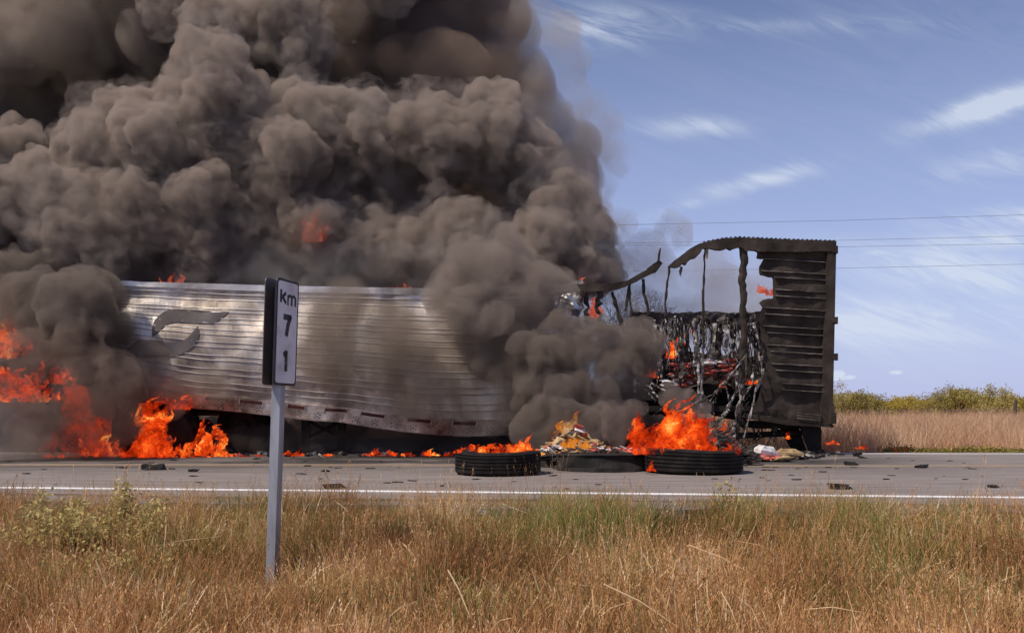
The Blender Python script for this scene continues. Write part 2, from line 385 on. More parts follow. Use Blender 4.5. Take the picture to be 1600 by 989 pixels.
def flames(name, label, regs, mat, seed=1, group=None):
    """one fire: a bundle of leaning, wavering tongues rooted along the given spans (px0, px1, base_y, height_px, distance, count)"""
    rnd = random.Random(seed); mb = MB()
    for (x0, x1, by, hp, d, n) in regs:
        s0 = rnd.random()*90
        for i in range(n):
            u = (i+rnd.random())/n; edge = (.35+.65*math.sin(math.pi*min(1, max(0, u))))*(.35+.65*min(1, max(0, .55+1.5*noise.noise(Vector((s0+u*4, d, 0))))))
            dd = d+rnd.uniform(-.3, .3); p = P(x0+(x1-x0)*u, by, dd)
            h = hp/F*d*edge*rnd.uniform(.35, 1.15); lift = (rnd.choice([0, 0, 0, .25, .5]) if n > 15 else 0)*h; wd = min(.30, max(.045, h*rnd.uniform(.12, .30)))
            lean = rnd.uniform(-.15, .55); pts = []; rad = []; K = 12; s_ = rnd.random()*50
            for k in range(K+1):
                q = k/K
                pts.append(p+Vector((lean*h*q*q+noise.noise(Vector((s_, q*3.2, 1)))*h*.42*q, noise.noise(Vector((s_, q*3.2, 9)))*h*.25*q, lift+(h-lift)*q)))
                rad.append(wd*(math.sin(math.pi*min(1, q*.78+.20))**.8)*(1-q**2.2)*(1+.75*noise.noise(Vector((s_+9, q*5, 3))))+.002)
            k0 = len(mb.v); mb.tube(pts, rad, 10, flat=.7)
            for j in range(k0, len(mb.v)):
                v = Vector(mb.v[j]); f_ = .28*wd; g_n = noise.noise_vector(v*(2.2/max(.12, wd*2)))
                mb.v[j] = tuple(v+g_n*f_)
    return mb.obj(name, M[mat], smooth=True, label=label, cat='fire', group=group)

# ------------------------------------------------------------------ smoke
def smoke_mat(name, col, d_lo, d_hi, sc=1.3, lo=.42, hi=.62, st=(1, 1, 1), aniso=.1):
    m, t = new_mat(name); p_ = pos(t)
    pv = t.n('ShaderNodeVolumePrincipled'); o = t.n('ShaderNodeOutputMaterial'); t.l(pv.outputs[0], o.inputs['Volume'])
    pv.inputs['Color'].default_value = (*col, 1); pv.inputs['Anisotropy'].default_value = aniso
    n = t.noise(t.vmath('MULTIPLY', p_, st), sc, 7, .68, .7)
    t.l(t.rng(n, lo, hi, d_lo, d_hi), pv.inputs['Density'])
    return m

def smoke(name, label, blobs, vox, mat, seed, amps=(.30, .20, .12, .065), sec=30, grow=.88, sub_=(.12, .46), scs=(.75, 1.9, 4.6, 10)):
    rnd = random.Random(seed); pts = []; rad = []
    for (x, y, r, d) in blobs:
        c = P(x, y, d); R = r/F*d; pts.append(c); rad.append(R*.82)
        for i in range(max(6, int(sec*(r/70))) if sec else 0):
            v = Vector([rnd.gauss(0, 1) for _ in range(3)]).normalized()
            pts.append(c+v*(R*grow)); rad.append((sub_[0]+(sub_[1]-sub_[0])*rnd.random()**1.4)*R)
    me = bpy.data.meshes.new(name); me.from_pydata(pts, [], [])
    a = me.attributes.new('rad', 'FLOAT', 'POINT'); a.data.foreach_set('value', rad)
    o = bpy.data.objects.new(name, me); COL.objects.link(o)
    g = bpy.data.node_groups.new('billow', 'GeometryNodeTree')
    g.interface.new_socket('Geometry', in_out='INPUT', socket_type='NodeSocketGeometry'); g.interface.new_socket('Geometry', in_out='OUTPUT', socket_type='NodeSocketGeometry')
    t = NT(g); gi = t.n('NodeGroupInput'); go = t.n('NodeGroupOutput')
    na = t.n('GeometryNodeInputNamedAttribute', data_type='FLOAT'); na.inputs['Name'].default_value = 'rad'
    mp = t.n('GeometryNodeMeshToPoints'); t.l(gi.outputs[0], mp.inputs['Mesh']); t.l(na.outputs['Attribute'], mp.inputs['Radius'])
    pv = t.n('GeometryNodePointsToVolume', resolution_mode='VOXEL_SIZE'); pv.inputs['Voxel Size'].default_value = vox
    t.l(mp.outputs[0], pv.inputs['Points']); t.l(na.outputs['Attribute'], pv.inputs['Radius'])
    vm = t.n('GeometryNodeVolumeToMesh'); t.l(pv.outputs[0], vm.inputs[0]); vm.inputs['Threshold'].default_value = .1
    geo = vm.outputs[0]
    for sc, am in zip(scs, amps):
        ps = t.n('GeometryNodeInputPosition').outputs[0]; nr = t.n('GeometryNodeInputNormal').outputs[0]
        ns = t.noise(ps, sc*.8, 2, .5, 0, True)
        vs = t.n('ShaderNodeVectorMath', operation='SCALE'); vs.inputs['Scale'].default_value = .9/sc; t.l(ns, vs.inputs[0])
        vo = t.n('ShaderNodeTexVoronoi'); vo.inputs['Scale'].default_value = sc; t.l(t.vmath('ADD', vs.outputs[0], ps), vo.inputs['Vector'])
        m3 = t.math('MULTIPLY', t.math('SUBTRACT', .45, t.math('MULTIPLY', vo.outputs['Distance'], vo.outputs['Distance'])), am*1.6)
        v3 = t.n('ShaderNodeVectorMath', operation='SCALE'); t.l(nr, v3.inputs[0]); t.l(m3, v3.inputs['Scale'])
        sp = t.n('GeometryNodeSetPosition'); t.l(geo, sp.inputs[0]); t.l(v3.outputs[0], sp.inputs['Offset']); geo = sp.outputs[0]
    mv = t.n('GeometryNodeMeshToVolume', resolution_mode='VOXEL_SIZE'); mv.inputs['Voxel Size'].default_value = vox; mv.inputs['Interior Band Width'].default_value = vox*3
    t.l(geo, mv.inputs[0]); v2 = t.n('GeometryNodeVolumeToMesh'); t.l(mv.outputs[0], v2.inputs[0]); v2.inputs['Threshold'].default_value = .1
    t.l(v2.outputs[0], go.inputs[0])
    md = o.modifiers.new('billow', 'NODES'); md.node_group = g
    dg = bpy.context.evaluated_depsgraph_get()
    me2 = bpy.data.meshes.new_from_object(o.evaluated_get(dg)); o.modifiers.clear(); o.data = me2; me2.name = name
    me2.materials.clear(); me2.materials.append(mat)
    me2.polygons.foreach_set('use_smooth', [True]*len(me2.polygons))
    print('smoke', name, len(me2.polygons))
    return props(o, label, 'smoke', None, 'stuff')

# ================================================================== GROUND, ROAD
near = lambda x: 8.78-.10*max(-6, min(6, x))     # near edge line wanders slightly towards the camera on the right
def zprof(d, x=0.0):
    if d < 10: d += (8.78-near(x))*min(1, max(0, d/6))*(1 if d < 8.6 else 0)
    return lin([-60, 2.0, 5.9, 6.9, 7.75, 8.0, 17.4, 18.6, 60, 4000], [-.62, -.62, -.60, -.42, -.13, -.04, -.04, -.16, -.10, 0.0], d)
mb = MB()
ds = [-60, -20, 0, 2, 3, 4, 5, 5.5, 6, 6.5, 6.9, 7.3, 7.5, 7.75, 8.0, 8.3, 9, 12, 15, 17.4, 18, 18.6, 20, 25, 32, 45, 70, 120, 250, 600, 1500, 4000]
xs = [-4000, -1500, -500, -150, -60, -30, -20, -15]+[-12+i*.5 for i in range(49)]+[15, 20, 30, 60, 150, 500, 1500, 4000]
vs = []
for d in ds:
    for x in xs:
        k = 0 if 7.0 < d < 18 else (.05*noise.noise(Vector((x*.8, d*.8, 0))) if d < 60 else 0)
        vs.append((x, d, zprof(d, x)-.012+k))
nx = len(xs)
mb.add(vs, [(j*nx+i, j*nx+i+1, (j+1)*nx+i+1, (j+1)*nx+i) for j in range(len(ds)-1) for i in range(nx-1)])
g_ = mb.obj('ground', [M['soil'], M['field']], smooth=True, kind='structure')
for f in g_.data.polygons:
    f.material_index = 1 if g_.data.vertices[f.vertices[0]].co.y > 17 else 0

def strip(name, mat, f0, f1, z, x0=-90, x1=90, n=120, thick=.012, jit=0, seed=0, **kw):
    mb = MB(); vs = []; rnd = random.Random(seed)
    for i in range(n+1):
        x = x0+(x1-x0)*i/n
        j0 = rnd.uniform(-jit, jit); j1 = rnd.uniform(-jit, jit)
        vs += [(x, f0(x)+j0, z), (x, f1(x)+j1, z), (x, f0(x)+j0, z-thick), (x, f1(x)+j1, z-thick)]
    fs = []
    for i in range(n):
        a = i*4; b = a+4
        fs += [(a, b, b+1, a+1), (a+2, b+2, b, a), (a+1, b+1, b+3, a+3)]
    mb.add(vs, fs); return mb.obj(name, mat, **kw)
strip('road', M['asphalt'], lambda x: near(x)-.62+.1*math.sin(x*.9), lambda x: 16.5-.02*x, 0.0, jit=.03, n=400, thick=.10, kind='structure')
strip('shoulder', M['gravel'], lambda x: near(x)-1.05, lambda x: near(x)-.5, -.022, jit=.12, n=500, thick=.10, kind='structure')
strip('edge_line', M['white_line'], lambda x: near(x)-.075, lambda x: near(x)+.075, .004, n=60, thick=.003, kind='structure')
mid = lambda x: 12.66-.02*x
strip('centre_line', M['yellow_line'], lambda x: mid(x)-.06, lambda x: mid(x)+.06, .004, n=60, thick=.003, kind='structure')
strip('centre_line', M['yellow_line'], lambda x: mid(x)+.18, lambda x: mid(x)+.30, .004, n=60, thick=.003, kind='structure')
strip('far_edge_line', M['white_line'], lambda x: 16.0-.02*x, lambda x: 16.12-.02*x, .004, n=60, thick=.003, kind='structure')
# distant ridge
mb = MB(); vs = []; n = 80
for i in range(n+1):
    x = -2600+5200*i/n; hgt = 14+16*max(0, noise.noise(Vector((x*.0016, 3, 1)))*1.6+.35)+3*noise.noise(Vector((x*.01, 0, 0)))
    vs += [(x, 2500, -2), (x, 2520, hgt), (x, 2700, -2)]
mb.add(vs, [q for i in range(n) for q in ((i*3, i*3+3, i*3+4, i*3+1), (i*3+1, i*3+4, i*3+5, i*3+2))])
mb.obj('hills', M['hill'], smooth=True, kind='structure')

# ================================================================== TRAILER
D0 = 15.7
TR = empty('semi_trailer', P(800, 712, 17), label='long buckled silver box trailer with a charred torn-open rear, burning on the far lane', cat='trailer')
XT = [120, 190, 430, 670, 780, 905]; YT = [441, 445, 453, 458, 456, 449]
XB = [100, 200, 298, 364, 426, 484, 535, 575, 626, 673, 727, 775, 900]; YB = [598, 619, 637, 642, 649, 656, 659, 666, 673, 678, 681, 680, 672]
def SP(u, v, out=0.0):
    """point of the silver side: u = px along the bottom, v = 0 bottom .. 1 top"""
    px = u+v*26+6*math.sin(v*3)
    yt, yb = lin(XT, YT, px), lin(XB, YB, u)
    kink = math.exp(-((u-533)/14)**2)*.06*(1-v)
    crumple = max(0, (260-u)/140)*.16*noise.noise(Vector((u*.02, v*7, 2)))+max(0, (u-800)/100)*.25*noise.noise(Vector((u*.03, v*8, 5)))
    py = yb+(yt-yb)*v+(crumple*38)
    bow = -.22*math.sin(math.pi*min(1, v*1.1))-.12*(1-v)**2+.05*noise.noise(Vector((u*.012, v*3, 0)))+.025*noise.noise(Vector((u*.04, v*6, 4)))
    return P(px, py, D0+bow+kink+crumple-out)
def strip_on(us, v0, v1, out, thick, m=2, seedj=None):
    """a band that follows the side between heights v0(u) and v1(u), standing out from it"""
    mb = MB(); vs = []; K = len(us)
    for u in us:
        for j in range(m+1):
            v = v0(u)+(v1(u)-v0(u))*j/m; vs.append(SP(u, v, out))
    for u in us:
        for j in range(m+1):
            v = v0(u)+(v1(u)-v0(u))*j/m; vs.append(SP(u, v, out-thick))
    n = K*(m+1); fs = []
    for i in range(K-1):
        for j in range(m):
            a = i*(m+1)+j; b = a+m+1
            fs += [(a, b, b+1, a+1), (a+n+1, b+n+1, b+n, a+n)]
        a = i*(m+1); b = a+m+1; fs += [(a, a+n, b+n, b), (a+m, b+m, b+m+n, a+m+n)]
    for a in (0, (K-1)*(m+1)):
        for j in range(m): q = a+j; fs.append((q, q+1, q+1+n, q+n) if a == 0 else (q+1, q, q+n, q+1+n))
    mb.add(vs, fs); return mb
def fr(a, b, n): return [a+(b-a)*i/n for i in range(n+1)]
seams = [120, 215, 312, 408, 505, 602, 700, 790, 880]
for a, b in zip(seams[:-1], seams[1:]):
    strip_on(fr(a+.6, b-.6, 14), lambda u: .105, lambda u: 1.0, 0, .03, 30).obj('side_panel', M['alu'], TR, smooth=False)
for s_ in seams[1:-1]:
    strip_on([s_-.7, s_+.7], lambda u: .105, lambda u: .985, .003, .03, 24).obj('seam_strip', M['alu'], TR)
ribv = [.17, .215, .285, .33, .40, .44, .51, .55, .615, .655, .71, .745, .80, .83, .90, .95]
for k, v in enumerate(ribv):
    rr = random.Random(k)
    mb = MB(); vs = []; us = fr(122+rr.uniform(0, 20), 878-rr.uniform(0, 20), 90)
    for u in us:
        dv = .006*noise.noise(Vector((u*.01, k, 0)))
        for q, oo in ((-.0055, -.004), (-.0015, .012), (.002, .012), (.0055, -.004)): vs.append(SP(u, v+dv+q, oo))
    mb.add(vs, [(i*4+j, (i+1)*4+j, (i+1)*4+j+1, i*4+j+1) for i in range(len(us)-1) for j in range(3)])
    mb.obj('side_rib', M['rib_alu'], TR)
strip_on(fr(118, 884, 80), lambda u: .985, lambda u: 1.035, .02, .06, 2).obj('top_rail', M['rib_alu'], TR)
strip_on(fr(118, 884, 110), lambda u: 0, lambda u: .112, .03, .08, 4).obj('bottom_rail', M['rail'], TR)
strip_on(fr(118, 884, 80), lambda u: -.004, lambda u: .012, .045, .05, 1).obj('bottom_lip', M['rail'], TR)
for (a, b) in [(317, 351), (371, 406), (446, 472), (504, 538), (561, 597), (633, 669), (704, 740), (785, 818)]:
    r_ = strip_on(fr(a, b, 6), lambda u: .074, lambda u: .097, .036, .02, 1).obj('reflector', M['red'], TR)
    for q in (a-1.5, b+.3): sub(strip_on([q, q+1.6], lambda u: .064, lambda u: .104, .044, .02, 1), 'reflector_end', M['bright'], r_)
mb = MB()
for u0 in range(130, 880, 30):
    for du, v in ((0, .02), (0, .045), (4, .03), (8, .02), (8, .045), (4, .055)):
        c = SP(u0+du, v, .033); mb.box(c, (.016, .012, .016))
mb.obj('rail_rivets', M['soot'], TR, kind='stuff')
# the grey emblem printed on the side: two interlocking bent bands
def decal(poly, seed):
    mb = MB(); loc = []
    vs2 = [Vector(p) for p in poly]; x0 = min(p[0] for p in poly); x1 = max(p[0] for p in poly); y0 = min(p[1] for p in poly); y1 = max(p[1] for p in poly)
    n0 = len(vs2)
    def ins(p):
        c = False
        for i in range(n0):
            a, b = poly[i], poly[i-1]
            if (a[1] > p[1]) != (b[1] > p[1]) and p[0] < (b[0]-a[0])*(p[1]-a[1])/(b[1]-a[1]+1e-12)+a[0]: c = not c
        return c
    x = x0
    while x < x1:
        y = y0
        while y < y1:
            if ins((x, y)): vs2.append(Vector((x, y)))
            y += 5
        x += 6
    r = delaunay_2d_cdt(vs2, [(i, (i+1) % n0) for i in range(n0)], [], 0, 1e-4)
    def onside(p):
        u = p[0]-26*.6
        for _ in range(6):
            v = (p[1]-lin(XB, YB, u))/(lin(XT, YT, p[0])-lin(XB, YB, u)); u = p[0]-v*26-6*math.sin(v*3)
        return SP(u, v, .013)
    A = [onside(p) for p in r[0]]
    mb.add(A, [tuple(f) for f in r[2] if ins(sum((r[0][i] for i in f), Vector((0, 0)))/len(f))])
    return mb
kx = lambda pts: [(x*.364, 400+y*.364) for x, y in pts]
up_ = kx([(652, 345), (652, 310), (660, 280), (680, 255), (710, 236), (745, 228), (800, 229), (985, 240), (950, 268), (912, 292), (820, 288), (760, 283), (720, 290), (690, 312), (665, 338)])
lo_ = kx([(850, 300), (856, 330), (850, 360), (830, 390), (795, 415), (755, 430), (680, 436), (560, 436), (535, 415), (560, 385), (595, 360), (680, 360), (770, 366), (800, 355), (822, 332)])
decal(up_, 1).obj('emblem', M['logo'], TR); decal(lo_, 2).obj('emblem', M['logo'], TR)

# --- floor deck, cross members and running gear under the box
mb = MB(); q0 = P(150, 640, 17); q1 = P(1010, 650, 17)
mb.box(((-7.0+2.6)/2, 17.1, 1.02), (9.6, 2.3, .14)); mb.obj('floor_deck', M['soot'], TR)
mb = MB(); mb.box((4.05, 17.0, .80), (3.3, 2.3, .10)); mb.obj('floor_deck', M['soot'], TR)
for i in range(22):
    x = -6.6+i*.42
    mb = MB(); mb.box((x, 17.05, .885+.0), (.07, 2.2, .13)); mb.obj('cross_member', M['char'], TR)
for dy in (16.55, 17.55):
    mb = MB(); mb.box((-2.4, dy, .76), (8.6, .12, .18)); mb.obj('frame_rail', M['char'], TR)
for x in (-3.75, -3.1):
    mb = MB(); mb.box((x, 16.3, .42), (.13, .13, .72)); mb.box((x, 16.3, .04), (.3, .3, .05)); mb.obj('landing_leg', M['char'], TR)
mb = MB(); mb.tube([(-3.75, 16.35, .6), (-3.1, 16.35, .25)], .025); mb.tube([(-3.1, 16.35, .6), (-3.75, 16.35, .25)], .025); mb.obj('leg_brace', M['char'], TR)
mb = MB(); mb.tube([(-1.5, 16.2, .62), (.6, 16.2, .5), (1.4, 16.25, .3)], .03); mb.tube([(-1.2, 16.2, .55), (.8, 16.2, .35)], .02); mb.obj('air_line', M['soot'], TR)

# --- charred rear section
rearD = lambda x, y: D0-.02+.03*math.sin(y*.05)
outline = [(1184, 392), (1183, 404), (1193, 405), (1187, 418), (1187, 429), (1196, 432), (1207, 433), (1209, 450), (1208, 467), (1200, 466), (1191, 468), (1187, 473), (1191, 480), (1187, 500), (1189, 520), (1191, 552), (1196, 570), (1190, 600), (1188, 620), (1180, 632), (1172, 646), (1232, 655), (1284, 662), (1296, 380)]
mb = MB(); sheet(mb, outline, rearD, .03, step=9, jag=1.0, seed=4, wob=.045); mb.obj('rear_side_panel', M['char'], TR)
for k, y in enumerate([410, 429, 438, 457, 467, 486, 496, 515, 525, 544, 554, 573, 583, 603, 613]):
    x0 = [1195, 1190, 1210, 1211, 1211, 1195, 1194, 1192, 1198, 1198, 1204, 1205, 1212, 1222, 1218][k]; rr = random.Random(k)
    mb = MB(); vs = []; n = 16
    for i in range(n+1):
        x1_ = 1293-(y-410)/193*6; x = x0+(x1_-x0)*i/n; yy = y-6*(1-(x-1190)/103)+rr.uniform(-.25, .25)
        r0 = rearD(x, yy)-.075; jj = .012*noise.noise(Vector((x*.1, y, 0)))
        vs += [P(x, yy-.9, r0+.09), P(x, yy-.35, r0+.03+jj), P(x, yy+.35, r0+.03+jj), P(x, yy+1.0, r0+.09)]
    mb.add(vs, [(i*4+j, (i+1)*4+j, (i+1)*4+j+1, i*4+j+1) for i in range(n) for j in range(3)])
    mb.obj('rear_rib', M['char_rib'], TR)
def pbox(x0, x1, y0, y1, d0, d1, mb=None):
    mb = mb or MB(); a = P(x0, y1, d0); b = P(x1, y0, d0)
    mb.box(((a.x+b.x)/2, (d0+d1)/2, (a.z+b.z)/2), (b.x-a.x, d1-d0, b.z-a.z)); return mb
mb = MB(); A = [P(1294, 377, 15.62), P(1307, 377, 15.62), P(1301, 664, 15.62), P(1282, 664, 15.62)]; Bk = [v+Vector((0, .16, 0)) for v in A]
mb.add(A+Bk, [(3, 2, 1, 0), (4, 5, 6, 7), (0, 1, 5, 4), (1, 2, 6, 5), (2, 3, 7, 6), (3, 0, 4, 7)]); mb.obj('corner_post', M['char'], TR)
a = P(1292, 376, 15.8); z1 = a.z; z0 = P(0, 664, 15.7).z
mb = MB(); mb.box((a.x, 16.98, (z0+z1)/2-.02), (.06, 2.30, z1-z0-.1)); mb.obj('rear_door', M['char'], TR)
mb = MB(); mb.box((a.x, 18.18, (z0+z1)/2), (.14, .1, z1-z0)); mb.obj('corner_post', M['char'], TR)
for (y0, y1) in ((384, 396), (495, 506), (552, 563)):
    mb = pbox(1300, 1306, y0+2, y1-2, 15.60, 15.70); pbox(1306, 1309.5, y0, y1, 15.60, 15.68, mb); mb.obj('door_hinge', M['char'], TR)
mb = pbox(1298, 1304, 630, 662, 15.55, 15.75); pbox(1299, 1307, 645, 662, 15.5, 15.9, mb); mb.obj('bumper_bracket', M['char'], TR)
mb = MB(); sheet(mb, [(1165, 645), (1232, 655), (1303, 664), (1303, 668), (1230, 664), (1160, 652)], 15.62, .12, step=12); mb.obj('bottom_sill', M['char'], TR)
mb = MB()
for r0 in range(3):
    for i in range(24):
        mb.box(P(1246+i*1.6, 645+r0*4+i*.16, 15.60), (.008, .02, .016))
mb.obj('sill_rivets', M['char_rib'], TR, kind='stuff')
top1 = [(1045, 415), (1058, 404), (1074, 392), (1086, 384), (1098, 379), (1114, 375), (1131, 372.5), (1155, 370.5), (1190, 372), (1220, 373.5), (1306, 376.5), (1306, 392), (1250, 394), (1184, 393), (1180, 391), (1172, 391), (1166, 394), (1161, 387), (1155, 386), (1147, 388), (1142, 391), (1136, 388), (1126, 391), (1119, 390), (1110, 388), (1098, 388), (1094, 396), (1087, 403), (1080, 405), (1075, 409), (1072, 414), (1067, 411), (1064, 416), (1057, 418), (1051, 417), (1046, 420)]
mb = MB(); sheet(mb, top1, 15.60, .10, step=10, jag=.5, seed=8, wob=.03); mb.obj('roof_rail', M['char'], TR)
for i in range(30):
    if i == 0: mb = MB()
    x = 1100+i*7; mb.box(P(x, lin([1098, 1131, 1155, 1220, 1306], [378, 371.7, 369.8, 373, 376], x), 15.65), (.03, .06, .008))
mb.obj('roof_rivets', M['char'], TR, kind='stuff')
top2 = [(892, 444), (930, 444), (960, 442), (981, 438), (1009, 422), (1029, 406), (1035.5, 411), (1031, 418), (1025, 425), (1020, 427), (1007, 433), (996, 439), (984, 445), (972, 450), (960, 453), (930, 456), (900, 457)]
mb = MB(); sheet(mb, top2, 15.6, .07, step=8, jag=.5, seed=9, wob=.03); mb.obj('roof_rail', M['char'], TR, label='fallen front length of the roof rail, bent upward at its torn end')
mb = MB(); mb.tube([P(1029, 408, 15.6), P(1030, 397, 15.6), P(1032, 388, 15.6)], [.02, .022, .012], 5); mb.obj('rail_splinter', M['char'], TR)
mb = MB(); sheet(mb, [(1064, 416), (1067, 417), (1066, 424), (1063, 432), (1061.5, 424)], 15.62, .02, step=5, jag=.4); mb.obj('torn_flap', M['char'], TR)
mb = MB(); sheet(mb, [(1102, 390), (1107, 390), (1106, 404), (1102, 406)], 15.60, .02, step=5, jag=.3); mb.obj('torn_flap', M['ash'], TR)

def post(pts, w0, w1, seed, mat='char', flat=.6, d=15.68, jag=.25, name='wall_post'):
    rnd = random.Random(seed); mb = MB(); P3 = []; rad = []
    for i in range(len(pts)-1):
        L = math.hypot(pts[i+1][0]-pts[i][0], pts[i+1][1]-pts[i][1]); n = max(1, int(L/6))
        for k in range(n):
            q = k/n; P3.append(P(pts[i][0]*(1-q)+pts[i+1][0]*q+rnd.uniform(-1, 1)*w0*jag, pts[i][1]*(1-q)+pts[i+1][1]*q, d))
    P3.append(P(*pts[-1], d)); N = len(P3)
    for i in range(N): rad.append(max(.006, (w0+(w1-w0)*i/N)/F*d/2*(1+rnd.uniform(-jag, jag)*1.3)))
    mb.tube(P3, rad, 7, flat=flat); return mb.obj(name, M[mat], TR)
post([(1046, 418), (1043, 440), (1040, 465), (1040, 494)], 3.5, 4, 1)
post([(1101.5, 388), (1100, 430), (1098, 480), (1099, 520), (1100, 545)], 3.2, 4, 2)
post([(1161, 386), (1163, 410), (1159, 440), (1162, 465), (1160, 492), (1163, 520), (1158, 560), (1160, 620), (1152, 668), (1150, 700)], 12, 8, 3, jag=.10)
post([(984, 444), (985, 470), (986, 494)], 4, 4, 4)
post([(982, 448), (977, 486)], 4, 4, 5)
post([(1004, 436), (1007, 460), (1014, 491)], 5, 5, 6)
post([(957, 456), (962, 475), (970, 500), (976, 520)], 7, 5, 7)
post([(937, 455), (934, 480), (938, 505), (936, 520)], 10, 9, 8, jag=.35)
post([(916, 458), (918, 480), (915, 505)], 7, 8, 9, jag=.4)
post([(1098, 545), (1097, 600), (1095, 625)], 5, 3, 10, 'ash')
# shredded silver skin at the torn front edge of the gap
rnd = random.Random(5)
for k, pl in enumerate([[(868, 462), (886, 458), (905, 462), (912, 480), (905, 492), (908, 505), (912, 517), (890, 520), (862, 516), (850, 505), (866, 490), (860, 476)],
                        [(834, 505), (858, 500), (872, 508), (905, 512), (902, 519), (868, 518), (850, 512), (832, 517)],
                        [(838, 520), (862, 516), (890, 522), (870, 530), (842, 527)]]):
    mb = MB(); sheet(mb, pl, 15.55-.06*k, .01, step=5, jag=.8, seed=20+k, wob=.30); mb.obj('torn_skin', M['bright'], TR, label='torn and crumpled bright aluminium skin' if k == 0 else None)
# far side wall, seen through the gap
farw = [(986, 491), (1010, 489), (1045, 490), (1080, 488), (1120, 490), (1160, 487), (1200, 489), (1205, 640), (1150, 640), (1010, 640), (1000, 600), (992, 560), (990, 520)]
holes = [[(1062, 512), (1078, 507), (1083, 530), (1086, 552), (1072, 548), (1064, 540)], [(1088, 508), (1096, 505), (1108, 512), (1112, 540), (1104, 553), (1092, 551)],
         [(1126, 528), (1134, 516), (1143, 512), (1145, 535), (1140, 552), (1130, 557), (1124, 545)], [(1149, 524), (1157, 514), (1164, 516), (1164, 552), (1152, 558), (1148, 545)],
         [(1169, 520), (1180, 516), (1189, 524), (1191, 540), (1187, 552), (1172, 557), (1167, 545)], [(1036, 500), (1046, 500), (1049, 530), (1046, 560), (1038, 540)]]
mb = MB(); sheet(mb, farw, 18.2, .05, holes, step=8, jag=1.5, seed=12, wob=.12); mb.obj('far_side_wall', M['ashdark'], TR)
mb = MB(); sheet(mb, [(983, 487), (1040, 489), (1098, 487), (1150, 490), (1200, 486), (1202, 495), (1180, 505), (1140, 500), (1100, 508), (1060, 498), (1030, 506), (995, 500), (984, 500)], 15.9, .10, step=6, jag=1.3, seed=15, wob=.25); mb.obj('belt_rail', M['ashdark'], TR)
mb = MB(); sheet(mb, [(1130, 500), (1150, 498), (1185, 500), (1192, 520), (1186, 516), (1176, 510), (1166, 520), (1160, 514), (1150, 522), (1142, 512), (1130, 518)], 15.9, .04, step=6, jag=1.3, seed=16, wob=.25); mb.obj('torn_flap', M['ashdark'], TR)
# hanging strands of burnt lining
rnd = random.Random(11)
def strand(pts, w_, mat, d, name='hanging_strand'):
    mb = MB(); P3 = []; K = 20; s = rnd.random()*99
    seg = [0]
    for i in range(len(pts)-1): seg.append(seg[-1]+math.hypot(pts[i+1][0]-pts[i][0], pts[i+1][1]-pts[i][1]))
    rad = []
    for k in range(K+1):
        L = seg[-1]*k/K
        x = lin(seg, [p[0] for p in pts], L); y = lin(seg, [p[1] for p in pts], L)
        P3.append(P(x+noise.noise(Vector((s, k*.3, 0)))*3.4, y, d+noise.noise(Vector((s, k*.4, 7)))*.12))
        rad.append(max(.004, w_*.62/F*d/2*(1+1.3*noise.noise(Vector((s, k*1.3, 3))))*(1-.35*k/K)))
    mb.tube(P3, rad, 6, flat=.45); mb.obj(name, M[mat], TR)
for i in range(120):
    x = rnd.uniform(1000, 1188); y0 = rnd.uniform(494, 505)
    L = rnd.choice([rnd.uniform(25, 60), rnd.uniform(50, 110)]) if x < 1060 or x > 1140 else rnd.uniform(20, 90)
    strand([(x, y0), (x+rnd.uniform(-5, 5), y0+L*.5), (x+rnd.uniform(-10, 10), y0+L)], rnd.choice([1.5, 2, 2, 3, 4, 6]), rnd.choice(['ash', 'ash', 'ash', 'ashdark', 'char']), rnd.uniform(15.7, 16.4))
for pts, w_ in [([(1087, 500), (1086, 540), (1092, 570), (1092, 615)], 8), ([(1165, 555), (1140, 590), (1115, 615), (1096, 625)], 5), ([(1150, 612), (1136, 640), (1118, 665), (1108, 655), (1095, 632)], 7),
                ([(1190, 560), (1192, 590), (1180, 615), (1172, 650), (1160, 690)], 7), ([(1178, 570), (1175, 600), (1160, 625)], 6), ([(1035, 500), (1030, 550), (1034, 590)], 7), ([(1022, 500), (1024, 545), (1030, 580)], 6),
                ([(990, 585), (1005, 605), (1024, 628)], 6), ([(996, 587), (1012, 602), (1030, 622)], 5), ([(1004, 590), (1020, 600), (1042, 612)], 5), ([(1060, 625), (1090, 632), (1120, 628)], 3), ([(1092, 625), (1070, 640), (1052, 632)], 3),
                ([(1130, 510), (1140, 540), (1146, 560)], 5), ([(1176, 505), (1186, 530), (1187, 560)], 6), ([(1160, 600), (1150, 650), (1146, 700)], 9), ([(1140, 640), (1120, 660), (1112, 668)], 7)]:
    strand(pts, w_, 'ash', rnd.uniform(15.5, 15.65))
for i in range(16):
    x = rnd.uniform(1160, 1222); y0 = 655+(x-1165)*.1
    strand([(x, y0), (x+rnd.uniform(-6, 3), y0+20), (x+rnd.uniform(-14, 4), y0+rnd.uniform(25, 50))], rnd.uniform(1.5, 4), 'soot', rnd.uniform(15.65, 16.2))
for i in range(26):
    x = rnd.uniform(1040, 1195); y0 = rnd.uniform(585, 640); a = rnd.uniform(-45, 45)
    strand([(x, y0), (x+a*.5, y0+rnd.uniform(5, 25)), (x+a, y0+rnd.uniform(15, 60))], rnd.uniform(1.2, 4), rnd.choice(['ash', 'ashdark', 'soot']), rnd.uniform(15.55, 16.0))
